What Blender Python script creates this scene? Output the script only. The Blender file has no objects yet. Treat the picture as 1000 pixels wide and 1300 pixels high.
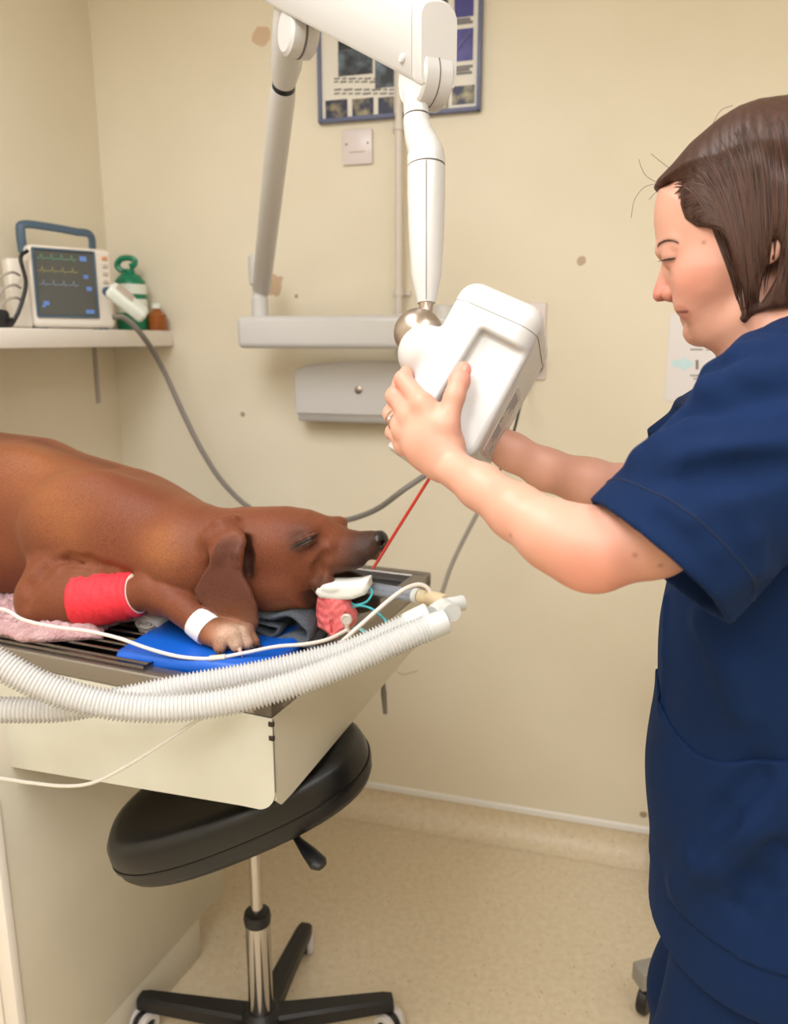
import bpy, bmesh, math, random
import numpy as np
from mathutils import Vector, Matrix, Euler

random.seed(7)
rng = np.random.default_rng(7)
scene = bpy.context.scene
COL = scene.collection
R = math.radians

# ------------------------------------------------------------------ camera
CAM = np.array([0.0, 0.0, 1.5])
PITCH = math.atan(220 / 1000)
cp, sp = math.cos(PITCH), math.sin(PITCH)
FWD = np.array([0, cp, -sp]); UPV = np.array([0, sp, cp]); RGT = np.array([1.0, 0, 0])
camd = bpy.data.cameras.new('camera')
cam = bpy.data.objects.new('camera', camd); COL.objects.link(cam)
cam.location = CAM; cam.rotation_euler = (math.pi / 2 - PITCH, 0, 0)
camd.sensor_fit = 'HORIZONTAL'; camd.sensor_width = 36; camd.lens = 36
camd.clip_start = 0.02
camd.dof.use_dof = True; camd.dof.focus_distance = 1.02; camd.dof.aperture_fstop = 5.5
scene.camera = cam

# ------------------------------------------------------------------ world, lights, exposure
w = bpy.data.worlds.new('world'); scene.world = w; w.use_nodes = True
w.node_tree.nodes['Background'].inputs[0].default_value = (1.0, 0.98, 0.96, 1)
w.node_tree.nodes['Background'].inputs[1].default_value = 0.05
vs = scene.view_settings
scene.display_settings.display_device = 'sRGB'
vs.view_transform = 'Standard'; vs.look = 'None'; vs.gamma = 1; vs.use_curve_mapping = False
vs.exposure = 0.10
scene.cycles.use_denoising = True
scene.cycles.max_bounces = 10; scene.cycles.diffuse_bounces = 6; scene.cycles.transparent_max_bounces = 12

CEIL = 2.62
K = np.array([-0.8796, 2.53])                      # room corner on the floor plan
Wd = np.array([0.9588, -0.2838]); Wn = np.array([-0.2838, -0.9588])
WYAW = math.atan2(Wd[1], Wd[0])
def room(s, n, z=0.0):
    p = K + Wd * s + Wn * n
    return np.array([p[0], p[1], z])
LAMPS = [(0.78, 1.85, 0.62, 1.22, 24), (2.30, 2.05, 0.62, 1.22, 13), (1.45, 3.05, 1.22, 0.62, 24)]       # s, n, size, size, watt; last panel is unseen fill, added behind the camera
for s_, n_, a_, b_, e_ in LAMPS:
    ld = bpy.data.lights.new('panel_light', 'AREA'); ld.shape = 'RECTANGLE'; ld.size = a_; ld.size_y = b_
    ld.energy = e_; ld.color = (0.95, 0.975, 1.0)
    lo = bpy.data.objects.new('panel_light', ld); COL.objects.link(lo)
    lo.location = room(s_, n_, CEIL - 0.035); lo.rotation_euler = (0, 0, WYAW)

# ------------------------------------------------------------------ helpers
def at(px, py, d):
    return CAM + d * (FWD + (px - 500) / 1000 * RGT + (650 - py) / 1000 * UPV)
def V(p): return Vector([float(c) for c in p])
def onplane(px, py, P0, n):
    r = at(px, py, 1.0) - CAM
    t = np.dot(np.asarray(P0) - CAM, n) / np.dot(r, n)
    return CAM + t * r
def onz(px, py, z): return onplane(px, py, (0, 0, z), np.array([0, 0, 1.0]))
Wn3 = np.array([Wn[0], Wn[1], 0]); Wd3 = np.array([Wd[0], Wd[1], 0]); K3 = np.array([K[0], K[1], 0])
def wsz(px, py, off=0.0):
    p = onplane(px, py, K3 + Wn3 * off, Wn3)
    return float(np.dot(p[:2] - K, Wd)), float(p[2])

def lin(c):
    c = c / 255.0
    return c / 12.92 if c <= 0.04045 else ((c + 0.055) / 1.055) ** 2.4
def rgb(r, g, b): return (lin(r), lin(g), lin(b), 1)

def mat(name, col, rough=0.5, metal=0.0, noise=None, bump=None, spec=None, **kw):
    m = bpy.data.materials.new(name); m.use_nodes = True
    nt = m.node_tree; b = nt.nodes['Principled BSDF']
    b.inputs['Base Color'].default_value = col
    b.inputs['Roughness'].default_value = rough; b.inputs['Metallic'].default_value = metal
    if spec is not None: b.inputs['Specular IOR Level'].default_value = spec
    for k, v in kw.items(): b.inputs[k.replace('_', ' ')].default_value = v
    if noise or bump:
        tc = nt.nodes.new('ShaderNodeTexCoord')
    if noise:                       # (scale, other colour, low, high)
        n = nt.nodes.new('ShaderNodeTexNoise'); n.inputs['Scale'].default_value = noise[0]; n.inputs['Detail'].default_value = 4
        r = nt.nodes.new('ShaderNodeValToRGB')
        r.color_ramp.elements[0].position = noise[2]; r.color_ramp.elements[1].position = noise[3]
        r.color_ramp.elements[0].color = col; r.color_ramp.elements[1].color = noise[1]
        nt.links.new(tc.outputs['Object'], n.inputs['Vector']); nt.links.new(n.outputs['Fac'], r.inputs['Fac'])
        nt.links.new(r.outputs['Color'], b.inputs['Base Color'])
    if bump:                        # (scale, strength, distance)
        n = nt.nodes.new('ShaderNodeTexNoise'); n.inputs['Scale'].default_value = bump[0]; n.inputs['Detail'].default_value = 3
        bp = nt.nodes.new('ShaderNodeBump'); bp.inputs['Strength'].default_value = bump[1]; bp.inputs['Distance'].default_value = bump[2]
        nt.links.new(tc.outputs['Object'], n.inputs['Vector']); nt.links.new(n.outputs['Fac'], bp.inputs['Height'])
        nt.links.new(bp.outputs['Normal'], b.inputs['Normal'])
    return m

def tag(o, label=None, cat=None, group=None, kind=None):
    if label: o['label'] = label
    if cat: o['category'] = cat
    if group: o['group'] = group
    if kind: o['kind'] = kind
    return o
def empty(name, loc, label, cat, group=None):
    o = bpy.data.objects.new(name, None); COL.objects.link(o); o.location = V(loc); o.empty_display_size = 0.05
    return tag(o, label, cat, group)
def world_loc(o):
    l = Vector(o.location)
    while o.parent: o = o.parent; l = l + Vector(o.location)
    return l
def link(name, me, m, parent=None, smooth=True, label=None):
    if isinstance(m, (list, tuple)):
        for x in m: me.materials.append(x)
    else: me.materials.append(m)
    o = bpy.data.objects.new(name, me); COL.objects.link(o)
    if parent is not None:
        o.parent = parent
        # keep part geometry in world coordinates relative to its thing (things are not rotated)
        root = parent
        off = Vector((0, 0, 0))
        while root is not None: off += Vector(root.location); root = root.parent
        me.transform(Matrix.Translation(-off))
    if smooth:
        for p in me.polygons: p.use_smooth = True
    if label: o['label'] = label
    return o
def build(name, bm, m, parent=None, smooth=True, angle=35, label=None):
    bmesh.ops.recalc_face_normals(bm, faces=bm.faces)
    me = bpy.data.meshes.new(name); bm.to_mesh(me); bm.free()
    o = link(name, me, m, parent, smooth, label)
    if smooth and angle:
        try: me.set_sharp_from_angle(angle=R(angle))
        except Exception: pass
    return o

def frame(o, x, y=None, z=(0, 0, 1)):
    """4x4 from an origin and axes"""
    x = Vector(V(x)).normalized(); z = Vector(V(z))
    z = (z - x * z.dot(x)).normalized()
    yv = z.cross(x)
    M = Matrix.Identity(4)
    for i in range(3):
        M[i][0] = x[i]; M[i][1] = yv[i]; M[i][2] = z[i]; M[i][3] = float(o[i])
    return M
def rbox(bm, size, M, bevel=0.004, seg=3, center=(0, 0, 0), idx=0):
    r = bmesh.ops.create_cube(bm, size=1.0)
    vsn = r['verts']
    for v in vsn: v.co = Vector((v.co.x * size[0] + center[0], v.co.y * size[1] + center[1], v.co.z * size[2] + center[2]))
    es = list({e for v in vsn for e in v.link_edges})
    if bevel > 0:
        bb = bmesh.ops.bevel(bm, geom=es, offset=min(bevel, min(size) * 0.49), segments=seg, profile=0.5, affect='EDGES')
        vs2 = list({v for f in bb['faces'] for v in f.verts} | {v for v in vsn if v.is_valid})
    else: vs2 = vsn
    fs = {f for v in vs2 for f in v.link_faces}
    for v in {v for f in fs for v in f.verts}: v.co = M @ v.co
    for f in fs: f.material_index = idx
def catmull(P, n=8):
    P = [np.asarray(p, float) for p in P]
    if len(P) < 3:
        return [P[0] + (P[1] - P[0]) * t for t in np.linspace(0, 1, n + 1)]
    Q = [2 * P[0] - P[1]] + P + [2 * P[-1] - P[-2]]
    out = []
    for i in range(1, len(Q) - 2):
        p0, p1, p2, p3 = Q[i - 1:i + 3]
        for j in range(n):
            t = j / n
            out.append(0.5 * ((2 * p1) + (-p0 + p2) * t + (2 * p0 - 5 * p1 + 4 * p2 - p3) * t * t + (-p0 + 3 * p1 - 3 * p2 + p3) * t ** 3))
    out.append(P[-1])
    return out
def sweep(bm, pts, rad, sides=12, caps=True, squash=None):
    """tube through pts; rad a number or a list"""
    pts = [np.asarray(p, float) for p in pts]; n = len(pts)
    rs = [rad] * n if np.isscalar(rad) else list(rad)
    tang = []
    for i in range(n):
        t = pts[min(i + 1, n - 1)] - pts[max(i - 1, 0)]
        L = np.linalg.norm(t); tang.append(t / L if L > 1e-12 else np.array([0, 0, 1.0]))
    ref = np.array([0, 0, 1.0]) if abs(tang[0][2]) < 0.9 else np.array([1.0, 0, 0])
    nrm = np.cross(tang[0], ref); nrm /= np.linalg.norm(nrm)
    rings = []
    for i in range(n):
        nrm = nrm - tang[i] * np.dot(nrm, tang[i]); nrm /= np.linalg.norm(nrm)
        bn = np.cross(tang[i], nrm)
        sq = 1.0 if squash is None else squash
        rings.append([bm.verts.new(V(pts[i] + rs[i] * (math.cos(a) * nrm + sq * math.sin(a) * bn))) for a in np.linspace(0, 2 * math.pi, sides, endpoint=False)])
    for i in range(n - 1):
        for j in range(sides):
            k = (j + 1) % sides
            bm.faces.new((rings[i][j], rings[i][k], rings[i + 1][k], rings[i + 1][j]))
    if caps:
        bm.faces.new(rings[0][::-1]); bm.faces.new(rings[-1])
def lathe(bm, prof, M, sides=32):
    """prof: (r, z) pairs around local z"""
    rings = []
    for r, z in prof:
        if r < 1e-6: rings.append([bm.verts.new(M @ Vector((0, 0, z)))])
        else: rings.append([bm.verts.new(M @ Vector((r * math.cos(a), r * math.sin(a), z))) for a in np.linspace(0, 2 * math.pi, sides, endpoint=False)])
    for A, B in zip(rings[:-1], rings[1:]):
        for j in range(sides):
            k = (j + 1) % sides
            if len(A) == 1 and len(B) == 1: continue
            if len(A) == 1: bm.faces.new((A[0], B[k], B[j]))
            elif len(B) == 1: bm.faces.new((A[j], A[k], B[0]))
            else: bm.faces.new((A[j], A[k], B[k], B[j]))
    for E in (rings[0], rings[-1]):
        if len(E) > 1: bm.faces.new(E)
def axisM(o, zaxis, ref=(1, 0, 0)):
    z = V(zaxis).normalized(); x = V(ref); x = (x - z * x.dot(z))
    if x.length < 1e-4: x = Vector((0, 1, 0)) - z * z.y
    x.normalize(); y = z.cross(x)
    M = Matrix.Identity(4)
    for i in range(3): M[i][0] = x[i]; M[i][1] = y[i]; M[i][2] = z[i]; M[i][3] = float(o[i])
    return M
def prism(bm, poly, depth, M, idx=0):
    """polygon in local xy, extruded along local z 0..depth"""
    a = [bm.verts.new(M @ Vector((p[0], p[1], 0))) for p in poly]
    b = [bm.verts.new(M @ Vector((p[0], p[1], depth))) for p in poly]
    fs = [bm.faces.new(a[::-1]), bm.faces.new(b)]
    n = len(poly)
    for i in range(n): fs.append(bm.faces.new((a[i], a[(i + 1) % n], b[(i + 1) % n], b[i])))
    for f in fs: f.material_index = idx
def nb(): return bmesh.new()

# ------------------------------------------------------------------ distance-field modelling (for organic, continuous surfaces)
class Field:
    def __init__(s, lo, hi, h, fine=(None, None, None)):
        """fine: per axis (from, to, step) of a stretch sampled more closely"""
        s.h = h; s.ax = []
        for i in range(3):
            if fine[i] is None: s.ax.append(np.arange(lo[i], hi[i] + h, h))
            else:
                f0, f1, fh = fine[i]
                s.ax.append(np.concatenate([np.arange(lo[i], f0 - .5 * fh, h), np.arange(max(f0, lo[i]), f1, fh), np.arange(f1, hi[i] + h, h)]) if f0 > lo[i] else np.concatenate([np.arange(lo[i], f1, fh), np.arange(f1, hi[i] + h, h)]))
        s.lo = np.array([a_[0] for a_ in s.ax]); s.hi = np.array([a_[-1] for a_ in s.ax])
        s.n = np.array([len(a_) for a_ in s.ax])
        s.G = np.full(s.n, 0.5, np.float32)
    def _sl(s, lo, hi):
        a = np.array([np.clip(np.searchsorted(s.ax[i], lo[i]) - 1, 0, s.n[i]) for i in range(3)])
        b = np.array([np.clip(np.searchsorted(s.ax[i], hi[i]) + 1, 0, s.n[i]) for i in range(3)])
        return a, b
    def _xyz(s, a, b):
        X, Y, Z = [s.ax[i][a[i]:b[i]].astype(np.float32) for i in range(3)]
        return X[:, None, None], Y[None, :, None], Z[None, None, :]
    def put(s, f, lo, hi, k=0.0, op='add'):
        m = max(k, 0) + 0.03
        a, b = s._sl(np.asarray(lo) - m, np.asarray(hi) + m)
        if np.any(b <= a): return
        sl = tuple(slice(i, j) for i, j in zip(a, b))
        d = f(*s._xyz(a, b)); g = s.G[sl]
        if op == 'add': x, y, sg = g, d, 1
        elif op == 'sub': x, y, sg = -g, d, -1
        elif op == 'and': x, y, sg = -g, -d, -1
        if k > 0:
            hh = np.clip(0.5 + 0.5 * (y - x) / k, 0, 1)
            r = y * (1 - hh) + x * hh - k * hh * (1 - hh)
        else: r = np.minimum(x, y)
        s.G[sl] = sg * r
    def cone(s, a, ra, b, rb, k=0.01, op='add', flat=None):
        a = np.asarray(a, float); b = np.asarray(b, float); ba = b - a; L2 = float(ba @ ba) + 1e-12
        def f(X, Y, Z):
            x, y, z = X - a[0], Y - a[1], Z - a[2]
            t = np.clip((x * ba[0] + y * ba[1] + z * ba[2]) / L2, 0, 1)
            x = x - t * ba[0]; y = y - t * ba[1]; z = z - t * ba[2]
            q = x * x + y * y + z * z
            if flat is not None:
                n, sc = flat
                qn = x * n[0] + y * n[1] + z * n[2]
                q = q + qn * qn * (1 / sc ** 2 - 1)
            return np.sqrt(q + 1e-12) - (ra + t * (rb - ra))
        r = max(ra, rb)
        s.put(f, np.minimum(a, b) - r, np.maximum(a, b) + r, k, op)
    def chain(s, P, k=0.01, flat=None, op='add'):
        for (a, ra), (b, rb) in zip(P[:-1], P[1:]): s.cone(a, ra, b, rb, k, op, flat)
    def ell(s, c, r, ax=None, k=0.01, op='add'):
        c = np.asarray(c, float); r = np.asarray(r, float)
        A = np.eye(3) if ax is None else np.asarray(ax, float)       # rows = axes
        def f(X, Y, Z):
            x, y, z = X - c[0], Y - c[1], Z - c[2]
            q = [(A[i][0] * x + A[i][1] * y + A[i][2] * z) / r[i] for i in range(3)]
            k0 = np.sqrt(q[0] ** 2 + q[1] ** 2 + q[2] ** 2)
            k1 = np.sqrt((q[0] / r[0]) ** 2 + (q[1] / r[1]) ** 2 + (q[2] / r[2]) ** 2) + 1e-6
            return k0 * (k0 - 1) / k1
        ext = np.sqrt(((A * r[:, None]) ** 2).sum(0))
        s.put(f, c - ext, c + ext, k, op)
    def poly(s, O, U, Vv, W, pts, half, rnd, k=0.01, op='add', woff=None, wfun=None):
        """polygon in the plane (O; U, Vv) given a half thickness along W and a rounding"""
        O = np.asarray(O, float); P = np.asarray(pts, float); n = len(P)
        cor = np.array([O + U * p[0] + Vv * p[1] + W * w_ for p in P for w_ in (-half - 0.03, half + 0.03)])
        if woff is not None:
            cor = np.array([O + U * p[0] + Vv * p[1] + W * (w_ + woff(p[0], p[1])) for p in P for w_ in (-half - 0.01, half + 0.01)])
        def f(X, Y, Z):
            x, y, z = X - O[0], Y - O[1], Z - O[2]
            u = U[0] * x + U[1] * y + U[2] * z; v = Vv[0] * x + Vv[1] * y + Vv[2] * z; w_ = W[0] * x + W[1] * y + W[2] * z
            d2 = np.full(u.shape, 1e9, np.float32); ins = np.zeros(u.shape, bool)
            for i in range(n):
                ax_, ay = P[i]; bx, by = P[(i + 1) % n]
                ex, ey = bx - ax_, by - ay
                t = np.clip(((u - ax_) * ex + (v - ay) * ey) / (ex * ex + ey * ey + 1e-12), 0, 1)
                d2 = np.minimum(d2, (u - ax_ - t * ex) ** 2 + (v - ay - t * ey) ** 2)
                c_ = ((ay > v) != (by > v)) & (u < ex * (v - ay) / (ey if abs(ey) > 1e-12 else 1e-12) + ax_)
                ins ^= c_
            sd = np.where(ins, -1, 1) * np.sqrt(d2)
            ww = w_ - woff(u, v) if woff is not None else w_
            hf = half if wfun is None else wfun(u, v)
            rr = np.minimum(rnd, hf * 0.98) if wfun is not None else rnd
            qa = sd + rr; qb = np.abs(ww) - (hf - rr)
            return np.minimum(np.maximum(qa, qb), 0) + np.sqrt(np.maximum(qa, 0) ** 2 + np.maximum(qb, 0) ** 2) - rr
        s.put(f, cor.min(0), cor.max(0), k, op)
    def box(s, M, half, rnd, k=0.0, op='add'):
        """rounded box; M a 4x4 mathutils frame"""
        Mi = np.array(M.inverted()); h_ = np.asarray(half, float)
        cs = np.array([(M @ Vector((sx * h_[0], sy * h_[1], sz * h_[2])))[:] for sx in (-1, 1) for sy in (-1, 1) for sz in (-1, 1)])
        def f(X, Y, Z):
            q = [np.abs(Mi[i][0] * X + Mi[i][1] * Y + Mi[i][2] * Z + Mi[i][3]) - (h_[i] - rnd) for i in range(3)]
            return np.sqrt(sum(np.maximum(c, 0) ** 2 for c in q)) + np.minimum(np.maximum(np.maximum(q[0], q[1]), q[2]), 0) - rnd
        s.put(f, cs.min(0), cs.max(0), k, op)
    def plane_cut(s, P, n, k=0.0):
        """keep the side the normal n points away from"""
        def f(X, Y, Z): return (X - P[0]) * n[0] + (Y - P[1]) * n[1] + (Z - P[2]) * n[2]
        s.put(f, s.lo, s.hi, k, 'and')
    def sample(s, pts):
        pts = np.asarray(pts); q = np.stack([np.interp(pts[:, i], s.ax[i], np.arange(s.n[i])) for i in range(3)], 1)
        i = np.clip(np.floor(q).astype(int), 0, s.n - 2); t = np.clip(q - i, 0, 1)
        out = 0
        for dx in (0, 1):
            for dy in (0, 1):
                for dz in (0, 1):
                    wgt = (t[:, 0] if dx else 1 - t[:, 0]) * (t[:, 1] if dy else 1 - t[:, 1]) * (t[:, 2] if dz else 1 - t[:, 2])
                    out = out + wgt * s.G[i[:, 0] + dx, i[:, 1] + dy, i[:, 2] + dz]
        return out
    def mesh(s, name, smooth_iter=2, disp=None):
        G = s.G; I = G < 0
        nx, ny, nz = np.array(G.shape) - 1
        cnt = np.zeros((nx, ny, nz), np.int8)
        for dx in (0, 1):
            for dy in (0, 1):
                for dz in (0, 1): cnt += I[dx:dx + nx, dy:dy + ny, dz:dz + nz]
        act = np.flatnonzero((cnt > 0) & (cnt < 8)); del cnt
        ci, cj, ck = np.unravel_index(act, (nx, ny, nz))
        cr = [(dx, dy, dz) for dx in (0, 1) for dy in (0, 1) for dz in (0, 1)]
        val = np.stack([G[ci + a, cj + b, ck + c] for a, b, c in cr], 1)
        pos = np.zeros((len(act), 3)); num = np.zeros(len(act))
        for p in range(8):
            for q in range(p + 1, 8):
                if sum(abs(np.array(cr[p]) - np.array(cr[q]))) != 1: continue
                a, b = val[:, p], val[:, q]; mk = (a < 0) != (b < 0)
                t = np.where(mk, a / np.where(mk, a - b, 1), 0)
                pt = np.array(cr[p])[None] + t[:, None] * (np.array(cr[q]) - np.array(cr[p]))[None]
                pos += pt * mk[:, None]; num += mk
        co = np.stack([ci, cj, ck], 1) + pos / num[:, None]
        co = np.stack([np.interp(co[:, i], np.arange(s.n[i]), s.ax[i]) for i in range(3)], 1)
        quads = []
        for axn in range(3):
            A = I[:-1] if axn == 0 else (I[:, :-1] if axn == 1 else I[:, :, :-1])
            B = I[1:] if axn == 0 else (I[:, 1:] if axn == 1 else I[:, :, 1:])
            e = np.argwhere(A != B)
            o1, o2 = [(1, 2), (2, 0), (0, 1)][axn]
            ok = (e[:, o1] > 0) & (e[:, o2] > 0) & (e[:, o1] < G.shape[o1] - 1) & (e[:, o2] < G.shape[o2] - 1)
            e = e[ok]
            ins = A[tuple(e.T)]
            c4 = []
            for da, db in ((-1, -1), (0, -1), (0, 0), (-1, 0)):
                f = e.copy(); f[:, o1] += da; f[:, o2] += db
                c4.append(np.searchsorted(act, np.ravel_multi_index(tuple(f.T), (nx, ny, nz))))
            q = np.stack(c4, 1); q[~ins] = q[~ins][:, ::-1]
            quads.append(q)
        Q = np.concatenate(quads)
        ed = np.concatenate([Q[:, [0, 1]], Q[:, [1, 2]], Q[:, [2, 3]], Q[:, [3, 0]]])
        deg = np.bincount(ed.ravel(), minlength=len(co)).astype(float)
        for it in range(smooth_iter):
            lam = 0.5
            acc = np.stack([np.bincount(ed[:, 0], co[ed[:, 1], c], len(co)) + np.bincount(ed[:, 1], co[ed[:, 0], c], len(co)) for c in range(3)], 1)
            co = co + lam * (acc / deg[:, None] - co)
        if disp is not None: co = disp(co)
        me = bpy.data.meshes.new(name)
        me.vertices.add(len(co)); me.vertices.foreach_set('co', co.astype(np.float32).ravel())
        me.loops.add(Q.size); me.loops.foreach_set('vertex_index', Q.astype(np.int32).ravel())
        me.polygons.add(len(Q)); me.polygons.foreach_set('loop_start', np.arange(0, Q.size, 4, dtype=np.int32))
        me.polygons.foreach_set('loop_total', np.full(len(Q), 4, np.int32))
        me.update(calc_edges=True); me.validate()
        return me, co
def vcol(me, cols):
    a = me.color_attributes.new('Col', 'FLOAT_COLOR', 'POINT')
    c4 = np.concatenate([cols, np.ones((len(cols), 1))], 1)
    a.data.foreach_set('color', c4.astype(np.float32).ravel())
def use_vcol(m, scale=None, amt=0.0):
    nt = m.node_tree; b = nt.nodes['Principled BSDF']
    a = nt.nodes.new('ShaderNodeAttribute'); a.attribute_name = 'Col'
    out = a.outputs['Color']
    if scale:
        n = nt.nodes.new('ShaderNodeTexNoise'); n.inputs['Scale'].default_value = scale; n.inputs['Detail'].default_value = 4
        tc = nt.nodes.new('ShaderNodeTexCoord'); nt.links.new(tc.outputs['Object'], n.inputs['Vector'])
        mr = nt.nodes.new('ShaderNodeMapRange'); mr.inputs[1].default_value = 0.25; mr.inputs[2].default_value = 0.75
        mr.inputs[3].default_value = 1 - amt; mr.inputs[4].default_value = 1 + amt
        nt.links.new(n.outputs['Fac'], mr.inputs[0])
        mx = nt.nodes.new('ShaderNodeVectorMath'); mx.operation = 'SCALE'
        nt.links.new(out, mx.inputs[0]); nt.links.new(mr.outputs[0], mx.inputs['Scale'])
        out = mx.outputs[0]
    nt.links.new(out, b.inputs['Base Color'])
    return m
def blob(co, c, r):
    return np.exp(-((co - np.asarray(c)) ** 2).sum(1) / (2 * r * r))
def smooth01(x): x = np.clip(x, 0, 1); return x * x * (3 - 2 * x)
def march(Fd, p0, dv, n=90, step=.0025):
    p = np.array(p0, float); N = len(p); hit = np.zeros(N, bool); out = p.copy(); prev = Fd.sample(p)
    for i in range(n):
        q_ = p + dv * step; g = Fd.sample(q_)
        new = (~hit) & (g < 0)
        t = np.where(new, prev / np.where(new, prev - g, 1), 0)
        out[new] = (p + dv * step * t[:, None])[new] if np.ndim(dv) > 1 else (p + dv[None] * step * t[:, None])[new]
        hit |= new; p = q_; prev = g
    return out, hit
def mark(Fd, px, py, d0=.5):
    r = at(px, py, 1.0) - CAM; r0 = CAM + r * d0
    o, h = march(Fd, [r0], r, 400, .0025); return o[0] if h[0] else None

# ================================================================== ROOM
def wall_material():
    m = mat('cream_wall_paint', rgb(226, 211, 176), 0.55, bump=(60, 0.15, 0.002))
    nt = m.node_tree; b = nt.nodes['Principled BSDF']
    tc = nt.nodes.new('ShaderNodeTexCoord')
    n = nt.nodes.new('ShaderNodeTexNoise'); n.inputs['Scale'].default_value = 2.3; n.inputs['Detail'].default_value = 5
    nt.links.new(tc.outputs['Object'], n.inputs['Vector'])
    r = nt.nodes.new('ShaderNodeValToRGB')
    r.color_ramp.elements[0].position = 0.3; r.color_ramp.elements[1].position = 0.7
    r.color_ramp.elements[0].color = rgb(223, 214, 194); r.color_ramp.elements[1].color = rgb(230, 222, 204)
    nt.links.new(n.outputs['Fac'], r.inputs['Fac'])
    last = r.outputs['Color']
    # chipped paint, scuffs and one painted shadow spot on the back wall
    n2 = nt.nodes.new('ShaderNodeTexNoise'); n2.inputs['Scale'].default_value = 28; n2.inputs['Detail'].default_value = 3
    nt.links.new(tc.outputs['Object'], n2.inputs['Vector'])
    for px, py, rad, col in ((332, 45, .026, (206, 176, 148)), (738, 331, .011, (176, 148, 126)), (347, 362, .030, (190, 158, 128)),  # last spot: the arm joint's shadow put into the wall colour
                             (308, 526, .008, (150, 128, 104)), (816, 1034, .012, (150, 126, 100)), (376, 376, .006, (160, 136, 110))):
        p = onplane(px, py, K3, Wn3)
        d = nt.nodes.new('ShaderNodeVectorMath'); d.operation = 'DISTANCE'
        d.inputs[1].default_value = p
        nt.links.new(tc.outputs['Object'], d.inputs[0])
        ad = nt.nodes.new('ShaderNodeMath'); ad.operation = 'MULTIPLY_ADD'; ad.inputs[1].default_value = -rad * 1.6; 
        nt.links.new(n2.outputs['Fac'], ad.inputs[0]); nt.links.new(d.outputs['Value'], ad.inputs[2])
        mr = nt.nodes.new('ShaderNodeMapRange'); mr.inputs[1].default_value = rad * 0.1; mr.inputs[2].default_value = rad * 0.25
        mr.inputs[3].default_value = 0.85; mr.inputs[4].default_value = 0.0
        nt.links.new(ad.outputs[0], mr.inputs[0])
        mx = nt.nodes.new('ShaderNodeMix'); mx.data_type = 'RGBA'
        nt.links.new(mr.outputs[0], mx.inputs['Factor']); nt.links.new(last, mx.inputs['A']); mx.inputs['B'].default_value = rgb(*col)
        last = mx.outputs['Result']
    nt.links.new(last, b.inputs['Base Color'])
    return m
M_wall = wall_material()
def floor_material():
    m = mat('speckled_vinyl', rgb(205, 184, 152), 0.38)
    nt = m.node_tree; b = nt.nodes['Principled BSDF']
    tc = nt.nodes.new('ShaderNodeTexCoord')
    n = nt.nodes.new('ShaderNodeTexNoise'); n.inputs['Scale'].default_value = 60; n.inputs['Detail'].default_value = 5
    r = nt.nodes.new('ShaderNodeValToRGB'); r.color_ramp.elements[0].position = 0.35; r.color_ramp.elements[1].position = 0.68
    r.color_ramp.elements[0].color = rgb(212, 196, 170); r.color_ramp.elements[1].color = rgb(222, 208, 184)
    v = nt.nodes.new('ShaderNodeTexVoronoi'); v.inputs['Scale'].default_value = 95
    r2 = nt.nodes.new('ShaderNodeValToRGB'); r2.color_ramp.elements[0].position = 0.10; r2.color_ramp.elements[1].position = 0.22
    r2.color_ramp.elements[0].color = (0, 0, 0, 1); r2.color_ramp.elements[1].color = (1, 1, 1, 1)
    n3 = nt.nodes.new('ShaderNodeTexNoise'); n3.inputs['Scale'].default_value = 40
    mx = nt.nodes.new('ShaderNodeMix'); mx.data_type = 'RGBA'; mx.inputs['A'].default_value = rgb(158, 132, 100)
    gt = nt.nodes.new('ShaderNodeMath'); gt.operation = 'LESS_THAN'; gt.inputs[1].default_value = 0.56
    ma = nt.nodes.new('ShaderNodeMath'); ma.operation = 'MAXIMUM'
    for q in (n, v, n3): nt.links.new(tc.outputs['Object'], q.inputs['Vector'])
    nt.links.new(n.outputs['Fac'], r.inputs['Fac']); nt.links.new(v.outputs['Distance'], r2.inputs['Fac'])
    nt.links.new(n3.outputs['Fac'], gt.inputs[0]); nt.links.new(gt.outputs[0], ma.inputs[0]); nt.links.new(r2.outputs['Color'], ma.inputs[1])
    nt.links.new(ma.outputs[0], mx.inputs['Factor']); nt.links.new(r.outputs['Color'], mx.inputs['B'])
    nt.links.new(mx.outputs['Result'], b.inputs['Base Color'])
    return m
M_floor = floor_material()
M_ceil = mat('white_ceiling', rgb(238, 234, 226), 0.8)
SL, NL = 3.5, 3.5
WM = frame((0, 0, 0), Wd3)
def slab(name, s0, s1, n0, n1, z0, z1, m):
    bm = nb(); c = room((s0 + s1) / 2, (n0 + n1) / 2, (z0 + z1) / 2)
    rbox(bm, (s1 - s0, n1 - n0, z1 - z0), frame(c, Wd3), bevel=0)
    return tag(build(name, bm, m, smooth=False), kind='structure')
slab('floor', -.1, SL + .1, -.1, NL + .1, -.08, 0, M_floor)
slab('ceiling', -.1, SL + .1, -.1, NL + .1, CEIL, CEIL + .08, M_ceil)
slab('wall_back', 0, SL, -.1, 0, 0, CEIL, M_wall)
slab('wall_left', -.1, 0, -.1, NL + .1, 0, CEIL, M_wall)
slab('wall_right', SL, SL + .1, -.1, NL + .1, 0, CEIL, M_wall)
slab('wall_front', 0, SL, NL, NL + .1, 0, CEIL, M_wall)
M_strip = mat('white_capping_strip', rgb(232, 230, 228), 0.35)
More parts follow.
